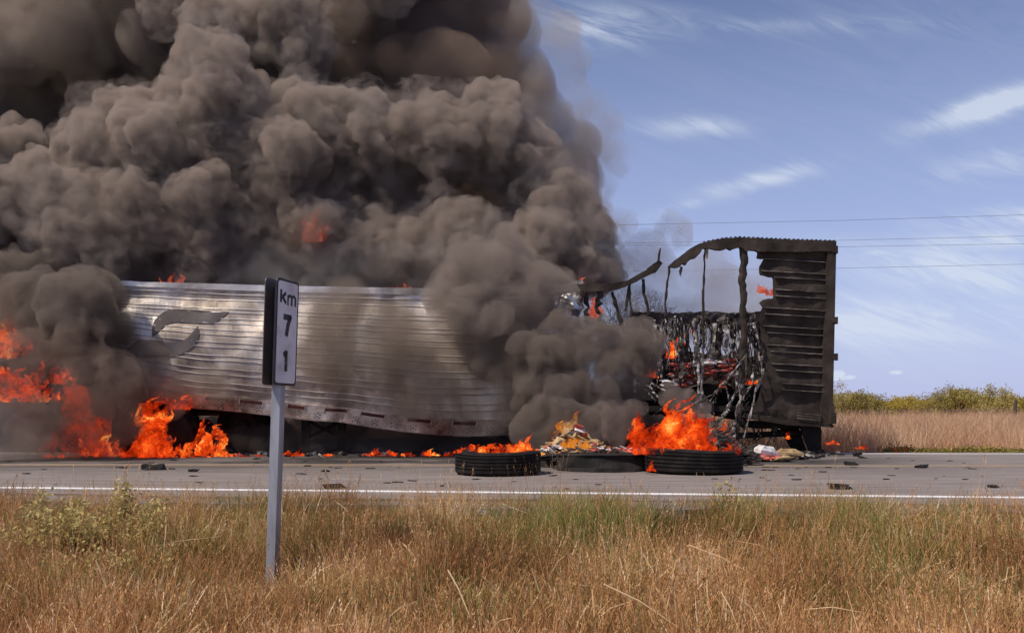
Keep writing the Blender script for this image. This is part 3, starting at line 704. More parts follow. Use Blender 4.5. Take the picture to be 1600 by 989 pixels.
for k in range(18):
    x = [1006, 1018, 1030, 1042, 1056, 1070, 1084, 1112, 1128, 1146, 1172, 1182, 1012, 1060, 1120, 1150, 1176, 1188][k]; y0 = rnd.uniform(496, 512); L = rnd.uniform(35, 95) if k < 12 else rnd.uniform(60, 120); w_ = rnd.uniform(4, 9)
    pl = [(x, y0), (x+w_, y0-1), (x+w_*1.1+rnd.uniform(-2, 2), y0+L*.4), (x+w_*.8, y0+L*.7), (x+w_*.5+rnd.uniform(-3, 3), y0+L), (x+rnd.uniform(-2, 2), y0+L*.8), (x+w_*.2, y0+L*.45)]
    mb = MB(); sheet(mb, pl, rnd.uniform(15.7, 16.2), .008, step=5, jag=1.1, seed=60+k, wob=.22); mb.obj('torn_lining', M[rnd.choice(['ash', 'ash', 'ashdark'])], TR)
# floor wreckage and mud flaps
mb = MB(); sheet(mb, [(1000, 600), (1060, 606), (1100, 598), (1150, 604), (1195, 600), (1200, 650), (1150, 655), (1100, 645), (1040, 650), (1000, 640)], 16.3, .5, step=9, jag=2.5, seed=30, wob=.25); mb.obj('collapsed_floor', M['soot'], TR)
for pl, d in (([(1214, 659), (1246, 662), (1262, 708), (1252, 713), (1243, 712)], 16.3), ([(1248, 661), (1283, 664), (1284, 706), (1268, 712), (1262, 700)], 15.9)):
    mb = MB(); sheet(mb, pl, d, .06, step=8, jag=.5, seed=31, wob=.05); mb.obj('mud_flap', M['soot'], TR)
mb = MB(); mb.tube([(3.8, 16.2, .30), (5.2, 16.2, .36), (5.2, 17.8, .36)], .055, 8); mb.box((4.9, 17.0, .5), (.9, 1.9, .12)); mb.obj('rear_axle', M['soot'], TR)

# ================================================================== TRACTOR (rear end, in flames)
TK = empty('truck_tractor', (-6.2, 16.6, 0), label='burnt rear chassis of the road tractor, wrapped in flames under the front of the trailer', cat='truck')
def wheel(cx, cy, cz, r, w_, parent, axis_yaw=0.0, rimmat=None):
    mb = MB(); n = 36
    prof = [(.56, -.42), (.60, -.5), (.80, -.5), (.93, -.46), (.985, -.40), (1, -.36), (1, -.22), (.975, -.21), (.975, -.17), (1, -.16), (1, -.03), (.975, -.02), (.975, .02), (1, .03), (1, .16), (.975, .17), (.975, .21), (1, .22), (1, .36), (.985, .40), (.93, .46), (.80, .5), (.60, .5), (.56, .42)]
    vs = []; ca, sa = math.cos(axis_yaw), math.sin(axis_yaw)
    for i in range(n):
        q = 2*math.pi*i/n
        for (rr, y) in prof:
            X = math.cos(q)*rr*r; Z = math.sin(q)*rr*r; Y = y*w_
            vs.append((cx+X*ca-Y*sa, cy+X*sa+Y*ca, cz+Z))
    k = len(prof)
    mb.add(vs, [(i*k+j, i*k+(j+1) % k, ((i+1) % n)*k+(j+1) % k, ((i+1) % n)*k+j) for i in range(n) for j in range(k)])
    ty = mb.obj('tyre', M['rubber'], parent)
    mb = MB(); vs = []; pr = [(.57, -.36), (.5, -.30), (.46, -.1), (.2, -.05), (.16, -.3), (.0, -.3)]
    for i in range(24):
        q = 2*math.pi*i/24
        for (rr, y) in pr: 
            X = math.cos(q)*rr*r; Z = math.sin(q)*rr*r; Y = y*w_
            vs.append((cx+X*ca-Y*sa, cy+X*sa+Y*ca, cz+Z))
    k = len(pr); mb.add(vs, [(i*k+j, i*k+j+1, ((i+1) % 24)*k+j+1, ((i+1) % 24)*k+j) for i in range(24) for j in range(k-1)])
    mb.obj('rim', M['char'], parent); return ty
wheel(P(268, 0, 15.9).x, 15.9, .48, .48, .30, TK); wheel(P(385-8, 0, 16.4).x, 16.6, .48, .48, .30, TK)
wheel(P(214, 0, 15.6).x, 15.6, .47, .47, .28, TK, 1.2)
for y in (16.2, 17.1):
    mb = MB(); mb.box((-5.6, y, .85), (5.6, .1, .26)); mb.obj('chassis_rail', M['soot'], TK)
mb = MB(); mb.tube([(P(268, 0, 15.9).x, 15.9, .5), (P(268, 0, 15.9).x, 17.9, .5)], .08, 8); mb.obj('axle', M['soot'], TK)
mb = MB(); pts = [(250, 652), (262, 645), (278, 644), (292, 652), (300, 668), (300, 690), (292, 706)]
mb2 = MB(); sheet(mb2, [(250, 676), (252, 662), (262, 655), (272, 651), (286, 652), (296, 664), (300, 682), (296, 697), (288, 707), (270, 710), (256, 700), (248, 688)], 15.45, .10, step=8, jag=.6, seed=41, wob=.1); mb2.obj('wheel_guard', M['soot'], TK)
mb = MB(); pts = [(326, 654), (334, 662), (341, 676), (341, 686), (336, 700), (328, 710)]
vs = []
for i, (x, y) in enumerate(pts): vs += [P(x, y, 15.4), P(x+6, y+1, 15.4), P(x+6, y+1, 15.75), P(x, y, 15.75)]
mb.add(vs, [(i*4+j, (i+1)*4+j, (i+1)*4+(j+1) % 4, i*4+(j+1) % 4) for i in range(5) for j in range(4)]+[(0, 1, 2, 3), (23, 22, 21, 20)])
mb.obj('fender_band', M['ashdark'], TK)
mb = MB(); sheet(mb, [(192, 631), (212, 630), (230, 633), (229, 650), (228, 662), (216, 667), (205, 666)], 15.35, .05, step=7, jag=.5, seed=42, wob=.03); fl = mb.obj('mud_flap', M['char'], TK)
mr, tr_ = new_mat('red_reflector_glow'); e = tr_.n('ShaderNodeEmission'); e.inputs[0].default_value = (1, .05, .02, 1); e.inputs[1].default_value = .75; oo = tr_.n('ShaderNodeOutputMaterial'); tr_.l(e.outputs[0], oo.inputs[0])  # red reflector on the mud flap, no lamp; its lit look is emission
mb = MB(); c = P(204.6, 648, 15.32); mb.tube([c, c+Vector((0, -.03, 0))], [.045, .04], 12); mb.obj('flap_reflector', mr, TK)
mb = pbox(259, 269, 683, 690.5, 15.38, 15.41); mb.obj('data_plate', M['ash'], TK)
mb = MB(); mb.tube([(P(175, 0, 15.9).x, 15.9, .35), (P(196, 0, 15.9).x, 15.9, 1.15)], .015); mb.tube([(P(165, 0, 15.9).x, 15.9, .45), (P(190, 0, 15.9).x, 15.9, 1.1)], .012); mb.obj('air_hose', M['soot'], TK)

# ================================================================== TYRES ON THE ROAD
def flat_tyre(cx, cy, r, h, label, molten=False):
    e = empty('fallen_tyre', (cx, cy, 0), label=label, cat='tyre', group='burning truck tyres lying on the road')
    n = 64; prof = [(.58, .10), (.58, 0.02), (.70, 0), (.90, .02), (.975, .06), (1, .12)]
    for k in range(5):
        z = .12+k*.155; prof += [(1.0, z+.02), (1.0, z+.115), (.972, z+.122), (.972, z+.148)]
    if molten: prof = [(.62, .10), (.62, 0.0), (.8, 0), (1.06, .0), (1.03, .2), (1.0, .5), (.97, .8)]
    prof += [(1, .90), (.975, .95), (.90, .985), (.72, 1.0), (.58, .97), (.58, .9)]
    mb = MB(); vs = []
    for i in range(n):
        q = 2*math.pi*i/n
        for (rr, z) in prof:
            sag = (1+(.10*noise.noise(Vector((math.cos(q)*3, math.sin(q)*3, z*2+cx))) if molten else 0))+.02*math.sin(q*2+cx)+.03*noise.noise(Vector((math.cos(q)*2, math.sin(q)*2, cx+z*.5)))
            vs.append((cx+math.cos(q)*rr*r*sag, cy+math.sin(q)*rr*r*sag, z*h*(1+.05*math.sin(q+cx*2)+.05*noise.noise(Vector((math.cos(q)*1.3, math.sin(q)*1.3, cx+5))))+.006))
    k = len(prof); mb.add(vs, [(i*k+j, ((i+1) % n)*k+j, ((i+1) % n)*k+j+1, i*k+j+1) for i in range(n) for j in range(k-1)])
    mb.obj('tread', M['soot' if molten else 'rubber'], e)
    mb = MB(); vs = []
    for i in range(n):
        q = 2*math.pi*i/n
        for rr, z in ((.578, .88), (.56, .80), (.56, .2), (.578, .1)): vs.append((cx+math.cos(q)*rr*r, cy+math.sin(q)*rr*r, z*h))
    mb.add(vs, [(i*4+j, ((i+1) % n)*4+j, ((i+1) % n)*4+j+1, i*4+j+1) for i in range(n) for j in range(3)])
    mb.obj('bead', M['soot'], e)
    return e
tyL = P(778, 0, 11.25).x; tyR = P(1084, 0, 11.5).x; tyM = P(940, 0, 12.1).x
flat_tyre(tyL, 11.25, .54, .29, 'tyre lying alone on the road before the silver side, low flames on top')
flat_tyre(tyR, 11.5, .605, .30, 'truck tyre lying on the road under the tallest fire, its top ablaze')
flat_tyre(tyM, 12.05, .60, .22, 'flattened smoking tyre half hidden behind the tyre with the tallest fire', True)
flat_tyre(P(880, 0, 12.7).x, 12.8, .45, .16, 'melted black tyre under the yellow burning heap of packages', True)

# ================================================================== PACKAGES
def pack_mesh(name, sx_, sy_, sz_, seed):
    rnd = random.Random(seed); mb = MB(); n = 5; vs = []
    for k, z in enumerate((-1, 0, 1)):
        for j in range(n):
            for i in range(n):
                x = -1+2*i/(n-1); y = -1+2*j/(n-1); e = max(abs(x), abs(y)); puff = (1-.75*e**4)
                vs.append((x*sx_/2, y*sy_/2, z*sz_/2*puff+rnd.uniform(-.05, .05)*sz_))
    fs = []
    for j in range(n-1):
        for i in range(n-1):
            a = j*n+i; b = 2*n*n+a
            fs += [(a, a+n, a+n+1, a+1), (b, b+1, b+n+1, b+n)]
    ring = [i for i in range(n)]+[n-1+n*j for j in range(1, n)]+[n*n-1-i for i in range(1, n)]+[n*(n-1-j) for j in range(1, n-1)]
    for k in range(2):
        o_ = k*n*n
        for i in range(len(ring)):
            a, b = ring[i], ring[(i+1) % len(ring)]; fs.append((a+o_, b+o_, b+o_+n*n, a+o_+n*n))
    me = bpy.data.meshes.new(name); me.from_pydata(vs, [], fs); me.update(); return me
PM = []
for i, mt in enumerate(PK):
    for k in range(2):
        me = pack_mesh('package', .20 if k else .15, .12, .05, i*3+k); me.materials.append(mt); PM.append(me)
def pack(p, rot, kind, label, group, s=1.0, cat='package'):
    o = bpy.data.objects.new('package', PM[kind*2+random.randint(0, 1)]); COL.objects.link(o); o.location = p; o.rotation_euler = rot; o.scale = (s, s, s)
    props(o, label, cat, group)
random.seed(9)
for i in range(120):
    u = random.random(); x = random.choice([random.gauss(1062, 14), random.gauss(1125, 17), random.uniform(1035, 1160)]); 
    y = random.uniform(566, 604); 
    if x > 1095: y = random.uniform(562, 592)
    pack(P(x, y, random.uniform(15.95, 16.3)), (random.uniform(-.25, .25), random.uniform(-.3, .3), random.uniform(-.4, .4)), random.choice([0, 0, 0, 1, 1, 3]), 'red and charred package among the cargo left inside the burnt rear end', 'packages left inside the trailer', random.uniform(.8, 1.25))
for i in range(85):
    a = random.random()*6.28; r = random.random()**.6; h = (1-r)*.42
    x = P(897, 0, 12.9).x+math.cos(a)*r*.50; y = 12.8+math.sin(a)*r*.4
    pack((x, y, .06+h*random.uniform(.7, 1)+.12), (random.uniform(-.7, .7), random.uniform(-.7, .7), random.random()*3), random.choice([0, 2, 2, 2, 1, 3]), 'scorched package in the yellow burning heap between the tyres', 'packages in the burning heap', random.uniform(.7, 1.15))
for i in range(60):
    x = P(random.uniform(925, 1010), 0, 12.4).x; y = random.uniform(12.1, 12.7)
    pack((x, y, .20+random.uniform(0, .06)), (random.uniform(-.5, .5), random.uniform(-.5, .5), random.random()*3), random.choice([0, 0, 1, 2, 3]), 'pinkish package scattered along the top of the flattened smoking tyre', 'packages over the flattened tyre', random.uniform(.5, .8))
for i in range(110):
    px = random.choice([random.gauss(1150, 26), random.gauss(1205, 22)]); d = random.uniform(13.6, 15.2)
    if px < 1060 or px > 1250: continue
    h = max(.02, .30*math.exp(-((px-1120)/45)**2)*random.random())
    pack((P(px, 0, d).x, d, h+.03), (random.uniform(-.35, .35), random.uniform(-.35, .35), random.random()*3), random.choice([0, 0, 1, 1, 2, 3, 3]), 'spilled package on the asphalt below the torn open rear end', 'packages spilled on the road', random.uniform(.7, 1.3))
o = bpy.data.objects.new('carton', pack_mesh('carton', .36, .24, .20, 77)); o.data.materials.append(PK[1]); COL.objects.link(o); o.location = (P(1196, 0, 13.9).x, 13.9, .13); o.rotation_euler = (.1, .15, .4)
props(o, 'white box with a pink side standing up among the spilled packages', 'box')
o = bpy.data.objects.new('carton', pack_mesh('carton', .42, .22, .15, 78)); o.data.materials.append(PK[2]); COL.objects.link(o); o.location = (P(1232, 0, 14.1).x, 14.1, .10); o.rotation_euler = (0, .05, .1)
props(o, 'yellowish flat carton at the right end of the spilled packages', 'box')
# charred wreckage heap behind the right tyre
mb = MB(); rnd = random.Random(3)
for i in range(240):
    px = rnd.uniform(1080, 1175); d = rnd.uniform(12.6, 14.6); h = .40*math.exp(-((px-1115)/48)**2)
    R = Matrix.Rotation(rnd.uniform(-.6, .6), 3, 'Y') @ Matrix.Rotation(rnd.random()*3, 3, 'Z')
    mb.box((P(px, 0, d).x, d, rnd.uniform(.02, h+.04)), (rnd.uniform(.08, .45), rnd.uniform(.02, .1), rnd.uniform(.015, .05)), R)
for i in range(150):
    px = rnd.uniform(850, 1010); d = rnd.uniform(12.0, 13.2)
    R_q = Matrix.Rotation(rnd.uniform(-.7, .7), 3, 'Y') @ Matrix.Rotation(rnd.random()*3, 3, 'Z')
    mb.box((P(px, 0, d).x, d, rnd.uniform(.10, .27)), (rnd.uniform(.05, .22), rnd.uniform(.02, .08), rnd.uniform(.01, .04)), R_q)
mb.obj('wreckage_heap', [M['ashdark']], label='low spread of charred planks and scraps over and behind the melted tyres', cat='rubble', kind='stuff')
mb = MB(); rnd = random.Random(4)
for i in range(500):
    px = rnd.gauss(1180, 55) if i < 330 else rnd.uniform(300, 1290); d = rnd.uniform(14.2, 16.2) if i < 330 else rnd.uniform(14.8, 15.9)
    R = Matrix.Rotation(rnd.uniform(-.5, .5), 3, 'Y') @ Matrix.Rotation(rnd.random()*3, 3, 'Z')
    mb.box((P(px, 0, d).x, d, rnd.uniform(.005, .05)), (rnd.uniform(.03, .2), rnd.uniform(.02, .09), rnd.uniform(.01, .05)), R, mi=rnd.choice([0, 0, 1]))
mb.obj('ash_litter', [M['soot'], M['ash']], label='small black and grey scraps strewn under the trailer', cat='litter', kind='stuff')
# flakes on the asphalt
def flake(seed, s):
    rnd = random.Random(seed); mb = MB(); n = 9; vs = []
    for z in (0, 1):
        for i in range(n):
            q = 2*math.pi*i/n; r = s*rnd.uniform(.4, 1); vs.append((math.cos(q)*r*1.7, math.sin(q)*r*.8, z*s*rnd.uniform(.1, .6)+.001))
    vs.append((0, 0, s*.5)); mb.add(vs, [(i, (i+1) % n, n+(i+1) % n, n+i) for i in range(n)]+[(n+i, n+(i+1) % n, 2*n) for i in range(n)])
    me = bpy.data.meshes.new('charred_flake'); me.from_pydata(mb.v, [], mb.f); me.materials.append(M['soot']); return me
FM = [flake(i, .05) for i in range(6)]
rnd = random.Random(21)
for i in range(90):
    px = rnd.uniform(10, 1600); d = rnd.choice([rnd.uniform(9, 12.4), rnd.uniform(12, 15)])
    x = P(px, 0, d).x
    if d < near(x)+.1: continue
    o = bpy.data.objects.new('charred_flake', rnd.choice(FM)); COL.objects.link(o); o.location = (x, d, .003); o.rotation_euler = (0, 0, rnd.gauss(0, .4)); s = rnd.uniform(.25, .9); o.scale = (s*1.1, s, s*.5)
    props(o, 'small charred flake lying on the grey asphalt', 'debris', 'charred flakes scattered on the road')
for px, py, s, lb in [(1313, 764, 2.0, 'largest dark curled scrap on the near lane, right of the rear tyres'), (1553, 762, 1.2, 'spiky black scrap on the near lane near the right edge of the photo'), (523, 763, 1.8, 'flat grey brown scrap lying across the white edge line'), (303+400*.0, 737, 1.2, 'black lump on the asphalt left of the roadside sign'), (509, 737, 1.0, 'black lump on the near lane right of the sign post'),
                      (1330, 727, 1.8, 'dark strip beside the start of the yellow line'), (1440, 731, 1.6, 'thin black strip just below the yellow line'), (240, 734, 2.6, 'long black strip on the road below the flaming wheel')]:
    d = CH*F/(py-H); o = bpy.data.objects.new('charred_scrap', flake(int(px), .06)); COL.objects.link(o); o.location = P(px, py, d)+Vector((0, 0, .002)); o.scale = (s*.72, s*.7, s*.9)
    props(o, lb, 'debris')
# litter in the grass
for px, py, d, col, lb in [(1596, 856, 7.0, (.03, .32, .36), 'turquoise scrap of litter in the grass at the right edge'), (757, 803, 7.6, (.35, .36, .42), 'crumpled pale grey plastic scrap in the grass below the left tyre'), (930, 876, 6.7, (.7, .22, .02), 'tiny orange scrap in the green grass clump')]:
    mm = surf('litter_plastic', [tuple(c*.7 for c in col), col], 9, 3, .4, 0, .2); me = flake(int(px)+5, .05); me.materials.clear(); me.materials.append(mm)
    o = bpy.data.objects.new('litter_scrap', me); COL.objects.link(o); o.location = P(px, py, d); o.rotation_euler = (.9, .2, .3); props(o, lb, 'litter')
mb = MB(); c = P(553, 66, 14.2)
mb.add([c, c+Vector((-.05, 0, -.02)), c+Vector((-.02, .01, .03)), c+Vector((.06, .02, .02)), c+Vector((.01, -.01, -.03)), c+Vector((0, .03, .0))], [(0, 1, 2), (0, 2, 3), (0, 3, 4), (0, 4, 1), (5, 2, 1), (5, 3, 2), (5, 4, 3), (5, 1, 4)])
mb.obj('ash_flake', M['soot'], label='small black speck floating high in front of the dark smoke', cat='ash')

# ================================================================== KM SIGN
R_ = Matrix.Rotation(math.radians(74.5), 3, 'Z'); lean = Matrix.Rotation(math.radians(1.9), 3, 'Y')
base = P(424, 946, 6.5)
SG = empty('road_sign', base, label='white kilometre marker reading km 7 1 on a grey metal post in the grass', cat='road sign')
def sg(mb, name, mat, parent, **kw):
    mb.v = [tuple(lean @ (R_ @ Vector(v))) for v in mb.v]
    me = bpy.data.meshes.new(name); me.from_pydata(mb.v, [], mb.f); me.materials.append(mat); me.update(); return link(name, me, mat, parent, **kw)
top = 2.36
mb = MB()
for (a, b, sxx, syy) in ((0, -.032, .070, .006), (0, .032, .070, .006), (-.032, 0, .006, .058), (.032, 0, .006, .058)): mb.box((a, b, top/2-.1), (sxx, syy, top+.1))
sg(mb, 'post', M['galv'], SG)
def rrect(mb, w_, h_, y, th, zc, r=.035, cx=0):
    pts = []
    for (sx_, sz_, a0) in ((1, 1, 0), (-1, 1, 90), (-1, -1, 180), (1, -1, 270)):
        for k in range(6):
            q = math.radians(a0+18*k); pts.append((cx+sx_*(w_/2-r)+r*math.cos(q), zc+sz_*(h_/2-r)+r*math.sin(q)))
    n = len(pts); mb.add([(p[0], y, p[1]) for p in pts]+[(p[0], y+th, p[1]) for p in pts], [tuple(range(n)), tuple(range(2*n-1, n-1, -1))]+[((i+1) % n, i, i+n, (i+1) % n+n) for i in range(n)])
pz = 1.98; ph = .765; pw = .315; pcx = .004
# local x runs along the sign face, -y is its front
mb = MB(); rrect(mb, pw, ph, -.048, .006, pz, cx=pcx); fp = sg(mb, 'sign_panel', M['signblack'], SG)
mb = MB(); rrect(mb, pw-.040, ph-.036, -.0505, .002, pz, .024, cx=pcx); sg(mb, 'sign_face', M['signface'], fp)
mb = MB(); rrect(mb, pw, ph, .042, .006, pz, cx=pcx); sg(mb, 'sign_panel', M['signback'], SG, label='bare rear panel of the sign, back to back with the front one')
for z in (pz-.22, pz+.22):
    mb = MB(); mb.box((0, -.04, z), (.05, .012, .03)); mb.box((0, .039, z), (.05, .006, .03)); mb.tube([(0, -.049, z), (0, -.0535, z)], .006, 8); sg(mb, 'bracket', M['galv'], SG)
def stroke(pts, w_, z0):
    mb = MB()
    for i in range(len(pts)-1):
        a = Vector(pts[i]); b = Vector(pts[i+1]); t = (b-a).normalized(); n_ = Vector((-t.y, t.x))*w_/2; e_ = t*w_*.35
        if i > 0: a = a-e_
        q = [a+n_, a-n_, b-n_, b+n_]
        yy = -.0525-.0004*i
        mb.add([(p.x, yy, p.y) for p in q]+[(p.x, -.0500, p.y) for p in q], [(0, 1, 2, 3), (0, 4, 5, 1), (1, 5, 6, 2), (2, 6, 7, 3), (3, 7, 4, 0)])
    return mb
def glyph(lines, w_, cx, cz, sc, name):
    out = MB()
    for ln in lines:
        m_ = stroke([((x-.5)*sc[0]+cx, (y-.5)*sc[1]+cz) for x, y in ln], w_, 0); out.add(m_.v, m_.f)
    sg(out, name, M['signblack'], fp)
cx = pcx
glyph([[(0, 0), (0, 1)], [(.05, .33), (.9, .80)], [(.35, .42), (.95, 0)]], .025, cx-.062, pz+.256, (.075, .092), 'letter_k')
glyph([[(0, 0), (0, 1)], [(0, .80), (.14, .94), (.36, .94), (.5, .76), (.5, 0)], [(.5, .76), (.64, .94), (.86, .94), (1, .76), (1, 0)]], .020, cx+.052, pz+.236, (.105, .074), 'letter_m')
glyph([[(0, .91), (1, .91)], [(.90, 1), (.60, .55), (.42, 0)]], .042, cx, pz+.050, (.110, .150), 'digit_7')
glyph([[(.55, 0), (.55, 1)], [(.55, .94), (.1, .76)]], .038, cx-.005, pz-.205, (.08, .150), 'digit_1')

# ================================================================== CABLES, FENCE POST, TREES
for k, (pts, d) in enumerate([([(700, 356), (945, 352), (1300, 345), (1600, 336), (2000, 322)], 40), ([(700, 382), (950, 380), (1300, 376), (1600, 369), (2000, 358)], 44), ([(700, 381), (950, 382), (1300, 386), (1600, 381), (2000, 373)], 44.4), ([(900, 424), (1060, 423), (1320, 419), (1600, 413), (2000, 405)], 46)]):
    mb = MB(); xs_ = [p[0] for p in pts]; ys_ = [p[1] for p in pts]
    mb.tube([P(x, lin(xs_, ys_, x), d) for x in fr(pts[0][0], pts[-1][0], 30)], .0075, 4)
    mb.obj('power_cable', M['wire'], label=['uppermost thin cable crossing the sky above the trailer', 'upper of the close pair of cables across the sky', 'lower of the close pair of cables across the sky', 'lowest faint cable behind the top of the charred rear end'][k], cat='cable', group='overhead cables')
FN = empty('wire_fence', P(1585, 672, 37), label='leaning wooden fence post with thin wires in the dry field, far right', cat='fence')
mb = MB(); mb.tube([P(1584, 675, 37), P(1585, 652, 37), P(1587, 625, 37)], [.10, .08, .07], 7); mb.obj('fence_post', M['wood'], FN)
for yv in (640, 652, 661):
    mb = MB(); mb.tube([P(1330, yv+2, 37), P(1460, yv+1, 37), P(1585, yv, 37), P(1760, yv, 37)], .006, 4); mb.obj('fence_wire', M['wire'], FN)

def branchy(mb, p, dirv, L, r, depth, rnd, tips, spread=.6, up=.15):
    n = 3; pts = [p]; d = dirv.normalized()
    for i in range(n):
        d = (d+Vector((rnd.gauss(0, .16), rnd.gauss(0, .16), rnd.gauss(0, .1)+up*.2))).normalized(); pts.append(pts[-1]+d*L/n)
    mb.tube(pts, [r*(1-.5*i/n) for i in range(n+1)], 5 if depth > 1 else 4)
    tips.append((pts[-1], depth)); tips.append((pts[2], depth))
    if depth <= 0: return
    for k in range(rnd.choice([2, 3, 3])):
        dd = (d+Vector((rnd.gauss(0, spread), rnd.gauss(0, spread), rnd.gauss(0, spread*.6)+up))).normalized()
        branchy(mb, pts[rnd.choice([2, 3])], dd, L*rnd.uniform(.6, .8), r*.55, depth-1, rnd, tips, spread, up)
def leaf(mb, p, s, rnd, mi=0, long=1.0):
    a = Vector((rnd.gauss(0, 1), rnd.gauss(0, 1), rnd.gauss(0, 1))).normalized(); b = a.cross(Vector((rnd.gauss(0, 1), rnd.gauss(0, 1), rnd.gauss(0, 1)))).normalized()
    mb.add([p-a*s*long, p+b*s*.5, p+a*s*long, p-b*s*.5], [(0, 1, 2, 3)], mi)
def shrub_proto(seed, hgt, wid, leafm, nleaf, ls):
    rnd = random.Random(seed); tr_b = MB(); tips = []
    for k in range(6):
        a = 2*math.pi*k/6+rnd.random(); branchy(tr_b, Vector((rnd.gauss(0, .1), rnd.gauss(0, .1), 0)), Vector((math.cos(a)*wid*.42, math.sin(a)*wid*.42, hgt*.5)), hgt*.42, .05, 3, rnd, tips, .5, .12)
    cr = MB()
    tips = [q for q in tips if q[1] <= 2]
    for i in range(nleaf):
        p, _ = rnd.choice(tips); q = p+Vector((rnd.gauss(0, .16), rnd.gauss(0, .16), rnd.gauss(0, .10)))
        if q.z < .1: q.z = .1+rnd.random()*.3
        leaf(cr, q, ls*rnd.uniform(.6, 1.3), rnd)
    mt = bpy.data.meshes.new('trunk'); mt.from_pydata(tr_b.v, [], tr_b.f); mt.materials.append(M['bark'])
    mc = bpy.data.meshes.new('crown'); mc.from_pydata(cr.v, [], cr.f); mc.materials.append(leafm)
    return mt, mc
protos = [shrub_proto(1, 2.2, 2.6, M['l_shrub'], 7000, .05), shrub_proto(2, 2.0, 3.0, M['l_yellow'], 7500, .05), shrub_proto(3, 2.4, 2.4, M['l_shrub'], 5200, .05), shrub_proto(4, 1.6, 2.4, M['l_yellow'], 6500, .05)]
desc = [(1312, 42, 0, 1.0, 'grey green shrub touching the right edge of the charred rear end'), (1345, 40, 0, .95, 'tangled grey green shrub with bare low branches behind the field'), (1385, 46, 1, 1.0, 'yellow green shrub just left of the yellowest one'), (1425, 48, 1, 1.0, 'yellowest shrub in the row beyond the field'),
        (1462, 52, 3, 1.15, 'low yellow green shrub in the dip of the row'), (1490, 44, 2, 1.0, 'open grey shrub left of the tall feathery one'), (1525, 44, 0, 1.15, 'tall feathery green shrub, highest of the row'), (1548, 50, 2, 1.0, 'pale shrub behind the tall feathery one'), (1580, 52, 3, 1.2, 'dense yellow green shrub beside the fence post'), (1620, 50, 1, 1.1, 'shrub cut by the right edge of the photo'),
        (1340, 52, 3, 1.25, 'olive shrub behind the tangle of bare branches'), (1500, 58, 1, 1.2, 'far olive shrub filling the gap in the row'), (1290, 50, 2, 1.2, 'shrub half hidden behind the charred rear end'), (1420, 60, 3, 1.4, 'farthest shrub in the middle of the row'), (1660, 46, 0, 1.1, 'grey green shrub just outside the right edge'), (1555, 62, 1, 1.3, 'far yellowish shrub behind the pale one')]
for k, (px, d, pi_, s, lb) in enumerate(desc):
    e = empty('shrub', (P(px, 0, d).x, d, zprof(d)-.05), label=lb, cat='shrub', group='shrubs beyond the dry field')
    e.rotation_euler = (0, 0, k*1.7); s *= .88; e.scale = (s, s, s*1.0)
    link('trunk', protos[pi_][0], M['bark'], e); link('crown', protos[pi_][1], M['l_shrub'], e)
# bare trees behind the trailer
for k, (px, py, d, hh) in enumerate([(982, 417, 38, 6.6), (1012, 448, 33, 5.0)]):
    rnd = random.Random(k+70); e = empty('bare_tree', (P(px, 0, d).x, d, 0), label=['taller hazy tree behind the smoke left of the bent roof rail', 'shorter hazy tree behind the thin posts of the open wall'][k], cat='tree')
    mb = MB(); tips = []; mb.tube([e.location, e.location+Vector((.1, 0, hh*.25)), e.location+Vector((0, 0, hh*.5))], [.16, .13, .1], 7)
    mb.obj('trunk', M['bare'], e)
    mb = MB()
    for q in range(7):
        a = q*.9+rnd.random(); branchy(mb, e.location+Vector((0, 0, hh*rnd.uniform(.35, .5))), Vector((math.cos(a)*.7, math.sin(a)*.7, .8)), hh*.2, .06, 4, rnd, tips, .5, .2)
    for i in range(900): leaf(mb, rnd.choice(tips)[0]+Vector((rnd.gauss(0, .1), rnd.gauss(0, .1), rnd.gauss(0, .1))), .04, rnd)
    mb.obj('crown', M['bare'], e)

# ================================================================== GRASS
def blades(seed, n, h, spread, wd, curl, seedhead=0.0, lean=.25):
    rnd = random.Random(seed); mb = MB()
    for i in range(n):
        a = rnd.random()*6.283; r = spread*math.sqrt(rnd.random()); p = Vector((math.cos(a)*r, math.sin(a)*r, -.02)); hh = h*rnd.uniform(.45, 1.1)
        dv = Vector((math.cos(a)*lean*rnd.random()+rnd.gauss(0, .10), math.sin(a)*lean*rnd.random()+rnd.gauss(0, .10), 1)).normalized()
        side = dv.cross(Vector((rnd.gauss(0, 1), rnd.gauss(0, 1), 0))).normalized(); w_ = wd*rnd.uniform(.6, 1.3)
        pts = [p]; K = 4; d = dv.copy(); bend = Vector((rnd.gauss(0, 1), rnd.gauss(0, 1), -.5*curl)).normalized()*curl*rnd.random()
        for k in range(K): d = (d+bend*(k/K)).normalized(); pts.append(pts[-1]+d*hh/K)
        vs = []
        for k, q in enumerate(pts):
            ww = w_*(1-.75*(k/K)); vs += [q-side*ww/2, q+side*ww/2]
        mb.add(vs, [(2*k, 2*k+1, 2*k+3, 2*k+2) for k in range(K)])
        if rnd.random() < seedhead:
            for k in range(4):
                q = pts[-1]-d*k*.016; a_ = (d+Vector((rnd.gauss(0, .3), rnd.gauss(0, .3), 0))).normalized(); b_ = a_.cross(Vector((rnd.gauss(0, 1), rnd.gauss(0, 1), 0))).normalized()
                mb.add([q, q+a_*.009+b_*.0028, q+a_*.02, q+a_*.009-b_*.0028], [(0, 1, 2, 3)])
    return mb
def proto_coll(name, mbs, mat):
    c = bpy.data.collections.new(name)
    for i, m_ in enumerate(mbs):
        me = bpy.data.meshes.new(name); me.from_pydata(m_.v, [], m_.f); me.materials.append(mat)
        o = bpy.data.objects.new(name, me); c.objects.link(o)
    return c
